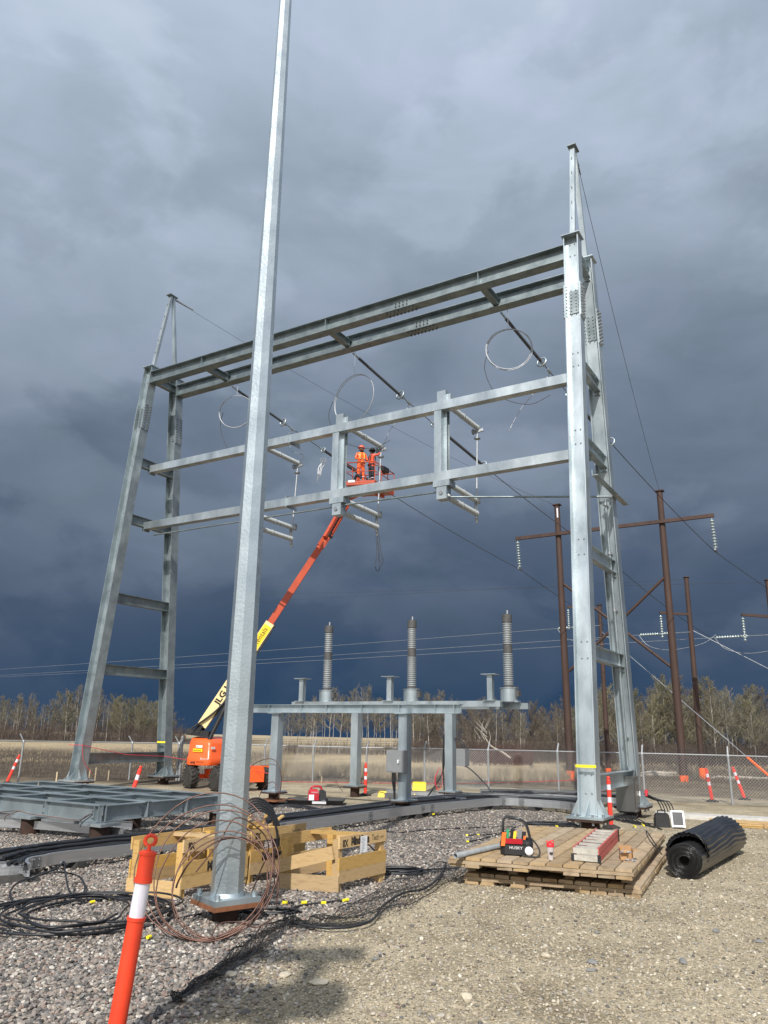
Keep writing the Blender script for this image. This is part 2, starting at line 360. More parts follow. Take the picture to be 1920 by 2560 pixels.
def ground():
    xs = list(np.arange(-26, 26.01, .35)); ys = list(np.arange(2, 46.01, .35))
    xs = sorted(set([round(float(x), 3) for x in list(xs) + list(-26 - np.geomspace(1, 620, 22)) + list(26 + np.geomspace(1, 620, 22))]))
    ys = sorted(set([round(float(y), 3) for y in list(ys) + list(2 - np.geomspace(1, 300, 14)) + list(46 + np.geomspace(.8, 560, 46))]))
    vs = []; A = []
    for y in ys:
        for x in xs:
            vs.append((x, y, terrain(x, y)))
            g = grey_w(x, y) if (-26 < x < 14 and y < 34) else 0.0
            q = y + .35 * x; u = math.atan2(x, y)
            off = smooth(33.5, 35.5, y - .3 * min(0, x + 3) + .55 * max(0, x - 2)) if y > 20 else 0.0   # beyond the yard
            t_ = x / y + gnoise(x * .1, y * .1) * .02; ye = y + gnoise(x * .12, y * .12) * 3      # bearing from the gate
            a1 = smooth(-.20, -.10, t_); a2 = smooth(.20, .30, t_)
            straw = (1 - a1) * smooth(70, 80, ye) + a1 * (1 - a2) * (smooth(50, 54, ye) * .9 + .0) + a2 * .25 * smooth(40, 46, ye) * (1 - smooth(50, 58, ye))
            wood = (1 - a1) * smooth(104, 110, y) * (1 - smooth(140, 150, y)) + smooth(.0, .06, t_) * smooth(59, 64, ye) * (1 - smooth(100, 110, y)) + (1 - a1) * .9 * smooth(32, 35, ye) * (1 - smooth(66, 73, ye)) + a2 * .7 * smooth(44, 50, ye) + .45 * a1 * smooth(66, 70, y) * (1 - smooth(84, 92, y))
            A.append((g, off, min(1, straw), min(1, wood)))
    nx = len(xs)
    fs = [(j * nx + i, j * nx + i + 1, (j + 1) * nx + i + 1, (j + 1) * nx + i) for j in range(len(ys) - 1) for i in range(nx - 1)]
    me = bpy.data.meshes.new('ground'); me.from_pydata(vs, [], fs); me.polygons.foreach_set('use_smooth', [True] * len(fs))
    at_ = me.color_attributes.new('zones', 'FLOAT_COLOR', 'POINT'); at_.data.foreach_set('color', np.array(A, dtype=np.float32).ravel())
    m = bpy.data.materials.new('ground'); m.use_nodes = True; t = m.node_tree; L = t.links; b = t.nodes['Principled BSDF']
    b.inputs['Roughness'].default_value = .95; b.inputs['Specular IOR Level'].default_value = .15
    tc = N(t, 'ShaderNodeTexCoord'); za = N(t, 'ShaderNodeVertexColor', layer_name='zones'); sp = N(t, 'ShaderNodeSeparateColor'); L.new(za.outputs[0], sp.inputs[0])
    def noise(sc, det=4, ro=.6, dist=0):
        n = N(t, 'ShaderNodeTexNoise'); n.inputs['Scale'].default_value = sc; n.inputs['Detail'].default_value = det; n.inputs['Roughness'].default_value = ro; n.inputs['Distortion'].default_value = dist
        L.new(tc.outputs['Object'], n.inputs['Vector']); return n.outputs[0]
    def vor(sc, feat='F1'):
        n = N(t, 'ShaderNodeTexVoronoi', feature=feat); n.inputs['Scale'].default_value = sc; L.new(tc.outputs['Object'], n.inputs['Vector']); return n
    def mix(f, a, c, bt='MIX'):
        n = N(t, 'ShaderNodeMix', data_type='RGBA', blend_type=bt)
        for i, x in ((0, f), (6, a), (7, c)):
            if isinstance(x, (int, float)): n.inputs[i].default_value = x
            elif isinstance(x, tuple): n.inputs[i].default_value = (*x[:3], 1)
            else: L.new(x, n.inputs[i])
        return n.outputs[2]
    v1 = vor(24); v2 = vor(55); v3 = vor(19)
    def cellcol(v, stops):
        s_ = N(t, 'ShaderNodeSeparateColor'); L.new(v.outputs['Color'], s_.inputs[0]); return ramp(t, s_.outputs[0], stops)
    grey = cellcol(v1, [(0, (.07, .067, .064)), (.2, (.16, .148, .138)), (.4, (.25, .225, .20)), (.55, (.21, .16, .13)), (.75, (.29, .26, .225)), (1, (.48, .44, .39))])
    gd = ramp(t, v1.outputs['Distance'], [(.25, (1, 1, 1)), (.62, (.62, .62, .62))]); grey = mix(1, grey, gd, 'MULTIPLY')
    tanb = ramp(t, noise(1.1, 7, .65), [(.3, (.275, .230, .158)), (.5, (.375, .318, .222)), (.7, (.455, .388, .278))])
    tc2 = cellcol(v2, [(0, (.62, .62, .62)), (.5, (1, 1, 1)), (.85, (1.15, 1.15, 1.14)), (1, (1.55, 1.52, 1.45))]); tan = mix(1, tanb, tc2, 'MULTIPLY')
    v4 = vor(17); tan = mix(ramp(t, math_node(t, 'GREATER_THAN', v4.outputs['Distance'], .30), [(0, (.4, .4, .4)), (1, (0, 0, 0))]), tan, cellcol(v4, [(0, (.14, .135, .125)), (.4, (.35, .30, .225)), (1, (.54, .49, .39))]))
    tan = mix(1, tan, ramp(t, noise(.45, 5, .6, .6), [(.36, (.74, .72, .70)), (.5, (1, 1, 1)), (.66, (1.12, 1.12, 1.12))]), 'MULTIPLY')
    tan = mix(1, tan, ramp(t, noise(4.5, 6, .7), [(.33, (.72, .70, .68)), (.46, (1, 1, 1))]), 'MULTIPLY')
    c = mix(sp.outputs[0], tan, grey)
    verge = mix(ramp(t, noise(1.2, 7, .68), [(.40, (0, 0, 0)), (.62, (1, 1, 1))]), (.115, .088, .062), (.27, .212, .14))
    verge = mix(ramp(t, noise(14, 6, .75), [(.4, (.35, .35, .35)), (.65, (0, 0, 0))]), verge, (.10, .08, .055))
    c = mix(sp.outputs[1], c, verge)
    straw = mix(ramp(t, noise(.35, 8, .7), [(.35, (0, 0, 0)), (.6, (1, 1, 1))]), (.31, .245, .155), (.48, .39, .255))
    c = mix(sp.outputs[2], c, straw)
    wood = mix(ramp(t, noise(1.3, 7, .7), [(.4, (0, 0, 0)), (.62, (1, 1, 1))]), (.045, .034, .026), (.125, .095, .068))
    c = mix(za.outputs[1], c, wood)
    L.new(c, b.inputs['Base Color'])
    h = math_node(t, 'ADD', math_node(t, 'MULTIPLY', math_node(t, 'SUBTRACT', 1.0, v1.outputs['Distance']), sp.outputs[0]), math_node(t, 'MULTIPLY', math_node(t, 'SUBTRACT', 1.0, v2.outputs['Distance']), .45))
    h = math_node(t, 'ADD', h, math_node(t, 'MULTIPLY', noise(9, 6, .7), .9))
    h = math_node(t, 'ADD', h, math_node(t, 'MULTIPLY', noise(2.2, 4, .6), 2.6))
    bp = N(t, 'ShaderNodeBump'); bp.inputs['Strength'].default_value = .9; bp.inputs['Distance'].default_value = .024; L.new(h, bp.inputs['Height']); L.new(bp.outputs[0], b.inputs['Normal'])
    me.materials.append(m); o = bpy.data.objects.new('ground', me); COL.objects.link(o); tag(o, kind='structure')
ground()

# ------------------------------------------------------------------ stones scattered on the near ground
def stone_proto(k, seed, flat=.7):
    r = random.Random(seed); mb = MB(); t = (1 + 5 ** .5) / 2
    vs = [Vector(p).normalized() for p in [(-1, t, 0), (1, t, 0), (-1, -t, 0), (1, -t, 0), (0, -1, t), (0, 1, t), (0, -1, -t), (0, 1, -t), (t, 0, -1), (t, 0, 1), (-t, 0, -1), (-t, 0, 1)]]
    vs = [Vector((v.x * r.uniform(.7, 1.15), v.y * r.uniform(.6, .95), v.z * r.uniform(.5, .85) * flat)) for v in vs]
    fs = [(0, 11, 5), (0, 5, 1), (0, 1, 7), (0, 7, 10), (0, 10, 11), (1, 5, 9), (5, 11, 4), (11, 10, 2), (10, 7, 6), (7, 1, 8), (3, 9, 4), (3, 4, 2), (3, 2, 6), (3, 6, 8), (3, 8, 9), (4, 9, 5), (2, 4, 11), (6, 2, 10), (8, 6, 7), (9, 8, 1)]
    mb.add(vs, fs); return mb
def scatter(name, pts, mats, label_kind='stuff'):
    # pts: (x, y, z, size); stones of six shapes instanced with geometry nodes
    col = bpy.data.collections.new(name + '_shapes')
    for k in range(6):
        o = bpy.data.objects.new('stone_shape', stone_proto(k, 40 + k * 7 + len(name)).mesh('stone_shape', mats)); col.objects.link(o)
    me = bpy.data.meshes.new(name); me.from_pydata([p[:3] for p in pts], [], [])
    a = me.attributes.new('size', 'FLOAT', 'POINT'); a.data.foreach_set('value', [p[3] for p in pts])
    rr = np.random.default_rng(5); n = len(pts)
    rot = np.stack([rr.normal(0, .35, n), rr.normal(0, .35, n), rr.uniform(0, 6.28, n)], 1).astype(np.float32)
    a = me.attributes.new('turn', 'FLOAT_VECTOR', 'POINT'); a.data.foreach_set('vector', rot.ravel())
    o = bpy.data.objects.new(name, me); COL.objects.link(o)
    g = bpy.data.node_groups.new(name, 'GeometryNodeTree'); g.interface.new_socket('Geometry', in_out='INPUT', socket_type='NodeSocketGeometry'); g.interface.new_socket('Geometry', in_out='OUTPUT', socket_type='NodeSocketGeometry')
    gi, go = g.nodes.new('NodeGroupInput'), g.nodes.new('NodeGroupOutput')
    ci = g.nodes.new('GeometryNodeCollectionInfo'); ci.inputs['Collection'].default_value = col; ci.inputs['Separate Children'].default_value = True; ci.inputs['Reset Children'].default_value = True
    ip = g.nodes.new('GeometryNodeInstanceOnPoints'); ip.inputs['Pick Instance'].default_value = True
    sa = g.nodes.new('GeometryNodeInputNamedAttribute'); sa.data_type = 'FLOAT'; sa.inputs[0].default_value = 'size'
    ta = g.nodes.new('GeometryNodeInputNamedAttribute'); ta.data_type = 'FLOAT_VECTOR'; ta.inputs[0].default_value = 'turn'
    e2r = g.nodes.new('FunctionNodeEulerToRotation')
    L = g.links; L.new(gi.outputs[0], ip.inputs['Points']); L.new(ci.outputs[0], ip.inputs['Instance']); L.new(sa.outputs[0], ip.inputs['Scale'])
    L.new(ta.outputs[0], e2r.inputs[0]); L.new(e2r.outputs[0], ip.inputs['Rotation']); L.new(ip.outputs[0], go.inputs[0])
    md = o.modifiers.new('stones', 'NODES'); md.node_group = g
    return tag(o, kind='stuff')
def near_stones():
    rr = random.Random(3); G = []; T = []
    # grey clear stone, dense to about 17 m
    y = 5.6
    n_try = 0
    def rnd_pt(y0, y1):
        yy = math.sqrt(rr.uniform(y0 * y0, y1 * y1)); half = .50 * yy + .5
        return rr.uniform(-half, half), yy
    for y0, y1, dens, s0, s1 in ((5.6, 8.5, 1000, .014, .033), (8.5, 12, 700, .015, .033), (12, 16, 400, .017, .033), (16, 23, 150, .018, .032)):
        area = .5 * (y1 * y1 - y0 * y0) * 1.0
        for _ in range(int(area * dens)):
            x, yy = rnd_pt(y0, y1); w = grey_w(x, yy)
            if rr.random() < w: s_ = rr.uniform(s0, s1); G.append((x, yy, s_ * rr.uniform(.0, .45), s_))
            elif rr.random() < .85: s_ = rr.choice((rr.uniform(.006, .012), rr.uniform(.008, .016), rr.uniform(.010, .024))); T.append((x, yy, s_ * rr.uniform(.0, .5), s_))
    for _ in range(5200):
        x, yy = rnd_pt(5.6, 20)
        if grey_w(x, yy) < .6: s_ = rr.uniform(.012, .034); T.append((x, yy, s_ * .15, s_))
    for _ in range(260):                                          # stray stones on the tan gravel near the edge
        x, yy = rnd_pt(6, 12); w = grey_w(x, yy)
        if w < .5 and x < 1.5: s_ = rr.uniform(.02, .04); G.append((x, yy, s_ * .2, s_))
    scatter('grey_gravel', G, M['stone_grey']); scatter('tan_gravel', T, M['stone_tan'])
near_stones()
def rock(u, v, s, m, label, seed, sq=(1, 1, 1)):
    p = gp(u, v); mb = MB(); r = random.Random(seed)
    base = stone_proto(0, seed, .9); vs = [Vector(q) for q in base.v]
    mid = {}; out = list(vs); fs = []
    def m_(a, b):
        k = (min(a, b), max(a, b))
        if k not in mid: out.append((vs[a] + vs[b]) / 2 * r.uniform(.98, 1.16)); mid[k] = len(out) - 1
        return mid[k]
    for a, b, c in base.f: x, y, z = m_(a, b), m_(b, c), m_(c, a); fs += [(a, x, z), (b, y, x), (c, z, y), (x, y, z)]
    mb.add([Vector((q.x * s * sq[0], q.y * s * sq[1], q.z * s * sq[2])) for q in out], fs)
    o = mb.build('rock', M[m], None, label, 'rock'); o.location = (p.x, p.y, s * .32 * sq[2]); o.rotation_euler = (0, 0, r.uniform(0, 6))
for i, a in enumerate([(1168, 2502, .062, 'rock_pale', 'pale tan angular rock lying alone near the bottom edge of the gravel', (1, 1, 1.25)),
          (1366, 2394, .058, 'rock_pale', 'pale rounded rock in the tan gravel ahead of the timber mats', (1, 1, .9)),
          (1482, 2410, .075, 'rock_grey', 'grey brown flat rock half sunk between the two pale rocks and the dark slab', (1, .8, .6)),
          (1480, 2428, .06, 'rock_grey', 'dark low rock touching the grey brown flat rock', (1.2, .6, .4)),
          (1708, 2408, .07, 'rock_grey', 'dark wedge shaped stone slab tilted in the tan gravel on the right', (1.2, .7, .6)),
          (1492, 2332, .045, 'rock_grey', 'small dark flat stone below the middle of the timber mats', (1.3, .8, .4)),
          (1898, 2356, .055, 'rock_grey', 'small dark stone at the right edge of the gravel', (1.1, .8, .5)),
          (1880, 2305, .05, 'rock_pale', 'small pale pointed stone below the black roll', (.8, .8, 1.1)),
          (1790, 2330, .055, 'rock_grey', 'brown grey stone out in front of the black roll', (1.3, 1, .6)),
          (1400, 2336, .045, 'rock_pale', 'small pale flat stone just in front of the timber mats', (1.3, 1, .5)),
          (575, 2440, .07, 'rock_pale', 'pale tan stone at the edge of the grey stone beside the netting', (1.2, .9, .6)),
          (712, 2440, .075, 'rock_pale', 'pale flat stone on the dark gravel edge in the near middle', (1.3, .9, .5)),
          (795, 2460, .09, 'rock_pale', 'largest pale flat stone on the gravel edge in the near middle', (1.3, .9, .45)),
          (938, 2398, .05, 'rock_grey', 'small blue grey stone on the tan gravel in the near middle', (1.3, .8, .4))]):
    rock(*a[:5], seed=100 + i, sq=a[5])

# ------------------------------------------------------------------ the dead-end gantry
LX, Z0, Z1 = -17.512, .33, 16.14
def leg_n(z): return 1.968 - (z - .3) / 15.846 * 1.288
def gantry():
    g = thing('steel_gantry', 'tall galvanized steel gantry of two A-frame towers joined by twin beams', 'gantry', OG, PHI)
    for X in (LX, 0.0):
        for sg in (-1, 1):
            P = lambda z: V3(X, sg * leg_n(z), z)
            ax = (P(Z1) - P(Z0)).normalized(); nn = V3(1, 0, 0).cross(ax).normalized()
            mb = MB().ibeam(P(Z0), P(Z1), .43, .37, .026, .022, V3(1, 0, 0))
            leg = mb.build('leg', M['galv_mid' if X < -1 else 'galv'], g)  # left tower's dimmer light is painted in as a duller steel tone
            mb = MB(); c = P(Z0)
            mb.box(c.x - .42, c.y - .42, .28, c.x + .42, c.y + .42, .33)
            mb.build('base_plate', M['galv'], leg)
            mb = MB()
            for sx in (-1, 1):
                for sy in (-.13, .13):
                    mb.add([(c.x + sx * .22, c.y + sy - .01, .33), (c.x + sx * .40, c.y + sy - .01, .33), (c.x + sx * .22, c.y + sy - .01, .68), (c.x + sx * .22, c.y + sy + .01, .33), (c.x + sx * .40, c.y + sy + .01, .33), (c.x + sx * .22, c.y + sy + .01, .68)],
                           [(0, 1, 2), (5, 4, 3), (0, 3, 4, 1), (1, 4, 5, 2), (2, 5, 3, 0)])
            for sy in (-1, 1):
                y0 = c.y + sy * .03; mb.add([(c.x - .01, y0, .33), (c.x - .01, c.y + sy * .38, .33), (c.x - .01, y0, .66), (c.x + .01, y0, .33), (c.x + .01, c.y + sy * .38, .33), (c.x + .01, y0, .66)],
                       [(0, 1, 2), (5, 4, 3), (0, 3, 4, 1), (1, 4, 5, 2), (2, 5, 3, 0)])
            mb.build('gusset', M['galv'], leg, kind='stuff')
            mb = MB()
            for i in range(8):
                a = (i + .5) * math.pi / 4; x, y = c.x + .35 * max(-1, min(1, 1.25 * math.cos(a))), c.y + .35 * max(-1, min(1, 1.25 * math.sin(a)))
                mb.bolt((x, y, .33), (0, 0, 1), .03, .05); mb.bolt((x, y, .16), (0, 0, 1), .03, .12)
            mb.build('anchor_bolt', M['bolt_steel'], leg, kind='stuff')
            mb = MB(); mb.box(c.x - .41, c.y - .41, .225, c.x + .41, c.y + .41, .278); mb.cyl((c.x, c.y, -.3), (c.x, c.y, .225), .2, n=18)
            mb.build('pile', M['rust_pile'], leg)
            # bolted splice
            za, zb = 13.35, 14.45; mid = P((za + zb) / 2); L_ = (P(zb) - P(za)).length / 2
            for sx in (-1, 1):
                o = mid + V3(sx * .229, 0, 0); mb = MB().cbox(o, nn * .18, ax * L_, V3(.013, 0, 0)); mb.build('splice_plate', M['galv'], leg)
            for sf in (-1, 1):
                o = mid + nn * sf * .024; MB().cbox(o, V3(.13, 0, 0), ax * L_ * .68, nn * .012).build('splice_plate', M['galv_dark'], leg)
            mb = MB()
            for k in range(10):
                q = mid + ax * L_ * (-.9 + .2 * k)
                for sx in (-1, 1):
                    for w in (-.135, -.07, .07, .135): mb.bolt(q + V3(sx * .242, 0, 0) + nn * w, V3(sx, 0, 0), .021, .045)
                    for w in (-.12, .12): mb.bolt(q + V3(sx * .188, 0, 0) + nn * w, V3(-sx, 0, 0), .018, .03)
                if 1 <= k <= 8:
                    for w in (-.07, .07):
                        for sf in (-1, 1): mb.bolt(q + V3(w, 0, 0) + nn * sf * .036, nn * sf, .02, .025)
            for zr in (11.85, 12.25, 9.5, 9.9, 6.45, 6.85, 3.85, 4.25, .8, 1.2, 15.5, 15.9):
                for w in (-.07, .07):
                    for sf in (-1, 1): mb.bolt(P(zr) + V3(w, 0, 0) + nn * sf * .011, nn * sf, .02, .025)
            mb.build('splice_bolt', M['bolt_steel'], leg, kind='stuff')
            c = P(Z1); MB().box(c.x - .27, c.y - .25, Z1, c.x + .27, c.y + .25, Z1 + .03).build('cap_plate', M['galv'], leg)
            # peak strut
            mb = MB(); p0 = V3(X, sg * .62, Z1 + .03); p1 = V3(X, sg * .06, 19.8)
            mb.bar(p0, p1, .15, .11, V3(0, 1, 0)); mb.box(X - .12, p0.y - .12, Z1 + .03, X + .12, p0.y + .12, Z1 + .045)
            st = mb.build('peak_strut', M['galv'], g)
            mb = MB()
            if sg < 0:
                for k in range(6): q = p0 + (p1 - p0) * (.04 + .165 * k); mb.bar(q + V3(0, -.06, 0), q + V3(0, -.1, .02), .02, .05)
                mb.build('step_clip', M['bolt_steel'], st, kind='stuff')
        MB().box(X - .13, -.22, 19.8, X + .13, .22, 19.84).build('peak_plate', M['galv_dark'], g)
        for z in (12.06, 9.72, 6.64, 4.04, 1.0, 15.72):
            y = leg_n(z); d = .36 if z < 15 else .3
            mb = MB().ibeam((X, -y + .012, z), (X, y - .012, z), d, .2, .018, .014)
            for s in (-1, 1): mb.bar((X - .09, s * (y - .02), z - d / 2 - .02), (X + .09, s * (y - .02), z - d / 2 - .02), .04, .16)
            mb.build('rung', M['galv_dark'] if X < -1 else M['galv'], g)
    MB().prof((.26, -1.05, 8.62), (.26, 2.15, 8.62), [(0, 0), (.16, 0), (.16, .014), (.014, .014), (.014, .16), (0, .16)]).build('angle_bracket', M['galv'], g)
    # twin top beams
    for n_ in (-.72, .72):
        b = MB().ibeam((LX + .222, n_, 15.62), (-.222, n_, 15.62), .50, .37, .026, .016).build('top_beam', M['galv_dark'], g)  # weaker light on the beams is put into a darker galvanized colour
        mb = MB()
        for X in (-14.55, -8.72, -2.95):
            for s in (-1, 1): mb.box(X - .008, n_ + (.01 if s > 0 else -.155), 15.40, X + .008, n_ + (.155 if s > 0 else -.01), 15.842)
        mb.build('stiffener', M['galv'], b, kind='stuff')
        mb = MB()
        X = -5.75
        for s in (-1, 1):
            mb.box(X - .55, n_ - .14, 15.62 + s * .25, X + .55, n_ + .14, 15.62 + s * .268) if s > 0 else mb.box(X - .55, n_ - .14, 15.352, X + .55, n_ + .14, 15.37)
            mb.box(X - .3, n_ + s * .009, 15.48, X + .3, n_ + s * .022, 15.76) if s > 0 else mb.box(X - .3, n_ - .022, 15.48, X + .3, n_ - .009, 15.76)
        mb.build('splice_plate', M['galv_dark'], b)
        mb = MB()
        for k in range(8):
            for w in (-.11, .11): mb.bolt((X - .49 + .14 * k, n_ + w, 15.352), (0, 0, -1), .024, .04); mb.bolt((X - .49 + .14 * k, n_ + w, 15.396), (0, 0, 1), .024, .03)
        for k in range(4):
            for z in (15.56, 15.68): mb.bolt((X - .21 + .14 * k, n_ - .022, z), (0, -1, 0), .024, .04)
        mb.build('splice_bolt', M['cap_dark'], b, kind='stuff')
    for X in (-14.55, -8.72, -2.95):
        MB().ibeam((X, -.71, 15.56), (X, .71, 15.56), .26, .2, .016, .012).build('cross_strut', M['galv_dark'], g)
    # switch beams and their posts
    def hollow(mb, p0, p1, w): mb.bar(p0, p1, w, w)
    for z in (11.92, 9.595):
        b = MB(); hollow(b, (LX + .1, -.16, z), (-.1, -.16, z), .28); b = b.build('switch_beam', M['galv'], g)
        for s, X in ((1, LX), (-1, 0)): MB().box(X + s * .012, -.31, z - .2, X + s * .098, -.01, z + .13).build('end_bracket', M['galv_dark'], b)
        MB().box(-10.49, -.34, z - .2, -10.47, .30, z + .22).build('gusset', M['galv'], b)
    for X in (-12.35, -8.52, -4.66):
        b = MB(); b.bar((X, -.16, 9.735), (X, -.16, 11.78), .25, .25, V3(0, 1, 0)); b = b.build('beam_post', M['galv'], g)
        MB().prof((X + .17, .02, 9.2), (X + .17, .02, 12.3), [(-.05, -.1), (.05, -.1), (.05, .1), (-.05, .1), (-.05, .09), (.04, .09), (.04, -.09), (-.05, -.09)], V3(0, 1, 0)).build('channel', M['galv'], b)
    # earth strap and tape marks
    MB().box(-.235, -2.085, 1.36, .235, -2.07, 1.42).build('yellow_tape', M['tape_yellow'], g)
    MB().box(LX - .2, leg_n(1.5) - .2, 1.5, LX + .23, leg_n(1.5) - .19, 1.56).build('yellow_tape', M['tape_yellow'], g)
    return g
gantry()
def GL(e, n, z): return en(e, n, z)

def insulator(mb, p0, p1, r, rc, pitch, n=12, collars=()):
    p0, p1 = Vector(p0), Vector(p1); L = (p1 - p0).length; k = max(2, int(L / pitch)); prof = []
    for i in range(k):
        a = i * L / k; prof += [(rc, a), (r, a + L / k * .35), (r, a + L / k * .5), (rc, a + L / k * .7)]
    prof.append((rc, L)); mb.lathe(p0, p1 - p0, prof, n)
    for c in collars: q = p0.lerp(p1, c); d = (p1 - p0).normalized(); mb.cyl(q - d * .05, q + d * .05, r * .92, n=n); mb.cyl(q - d * .025, q + d * .025, r * 1.12, n=n)
which = ['partly behind the near mast', 'in the middle beside the lift basket', 'nearest the right tower']
for i, X in enumerate((-12.2, -8.38, -4.53)):
    s = thing('disconnect_switch', 'disconnect switch with ribbed insulators and hanging rod, ' + which[i], 'switch', GL(X, 0, 0), PHI, 'disconnect switches hung from the gantry beams')
    for z, a, b in ((12.12, .12, 2.42), (9.47, .12, 2.36), (9.02, .0, 2.24)):
        mb = MB(); insulator(mb, (0, a, z), (0, b, z + .02), .092, .052, .085, 14, (.0, .5, 1))
        mb.build('insulator', M['porcelain'], s)
    mb = MB().box(-.17, -.3, 8.86, .17, 0, 9.26); mb.box(-.28, -.32, 9.26, .28, .1, 9.45)
    bx = mb.build('bearing_box', M['galv'], s)
    MB().cyl((-.02, -.30, 9.06), (-.02, -.33, 9.06), .075, n=10).build('bearing_cap', M['bolt_steel'], bx)
    mb = MB().box(-.15, -.28, 12.07, .15, .02, 12.42); mb.box(.151, -.2, 12.08, .28, .05, 12.3); mb.build('top_bracket', M['galv'], s)
    mb = MB().cyl((0, 2.44, 12.0), (0, 2.30, 9.5), .028, .03, 10); mb.cyl((0, 2.30, 9.5), (0, 2.22, 8.85), .04, n=10)
    mb.build('switch_blade', M['wire'], s)
    mb = MB(); mb.cyl((-.02, 2.40, 12.14), (-.02, 2.72, 12.20), .05, n=8); mb.bar((-.16, 2.42, 11.98), (.2, 2.50, 12.06), .07, .1); mb.cyl((0, 2.43, 11.72), (0, 2.43, 11.77), .11, n=12)
    mb.ring((.02, 2.46, 9.55), (1, .3, 0), .11, .03); mb.bar((0, 2.2, 9.42), (0, 2.3, 8.72), .07, .07); mb.ring((-.12, 2.36, 11.98), (1, 0, 0), .08, .025)
    mb.build('jaw_clamp', M['bolt_steel'], s, kind='stuff')
def pipe(name, pts, r, m, label, cat, n=6, group=None, mid=None):
    return MB().tube(pts, r, n).build(name, m, None, label, cat, group)
pts = [GL(-17.0, -.15, 9.2), GL(-12.35, -.15, 9.17), GL(-8.7, -.16, 9.19)]; t = thing('operating_pipe', 'long grey switch operating pipe running beneath the lower gantry beam to the right tower', 'pipe', GL(-8.5, 0, 9.1), PHI)
o_ = V3(8.5, 0, -9.1)
for a, b in ((V3(-17.0, -.15, 9.2), V3(-8.6, -.15, 9.19)), (V3(-8.2, -.15, 9.2), V3(-4.75, -.15, 9.14)), (V3(-4.35, -.15, 8.93), V3(.28, 1.25, 8.66))): MB().cyl(a + o_, b + o_, .03, n=8).build('pipe_section', M['galv_dark'], t)
mb = MB(); mb.cyl(V3(-4.55, -.15, 9.12) + o_, V3(-4.3, -.15, 8.93) + o_, .06, n=8); mb.cyl(V3(-8.62, -.15, 9.19) + o_, V3(-8.18, -.15, 9.2) + o_, .05, n=8); mb.bar(V3(.18, 1.1, 8.66) + o_, V3(.18, 1.5, 8.66) + o_, .09, .09); mb.build('coupling', M['bolt_steel'], t, kind='stuff')
t = thing('vertical_pipe', 'vertical galvanized drive pipe clamped down the right tower to the steel cabinet', 'pipe', GL(0, 1.5, 0), PHI)
mb = MB(); mb.cyl((.02, leg_n(8.6) - 1.75, 8.6), (.02, leg_n(5.5) - 1.78, 5.5), .035, n=8); mb.cyl((.02, leg_n(5.5) - 1.78, 5.5), (.02, leg_n(1.2) - 1.80, 1.3), .04, n=8); mb.build('drive_pipe', M['galv_mid'], t)
mb = MB()
for z in (7.0, 5.4, 3.9, 2.0, 8.4): y = leg_n(z) - 1.5; mb.bar((-.04, y - .3, z), (.02, y - .02, z), .05, .04); mb.cyl((.02, y - .28, z - .04), (.02, y - .28, z + .04), .055, n=8)
mb.build('pipe_clamp', M['bolt_steel'], t, kind='stuff')

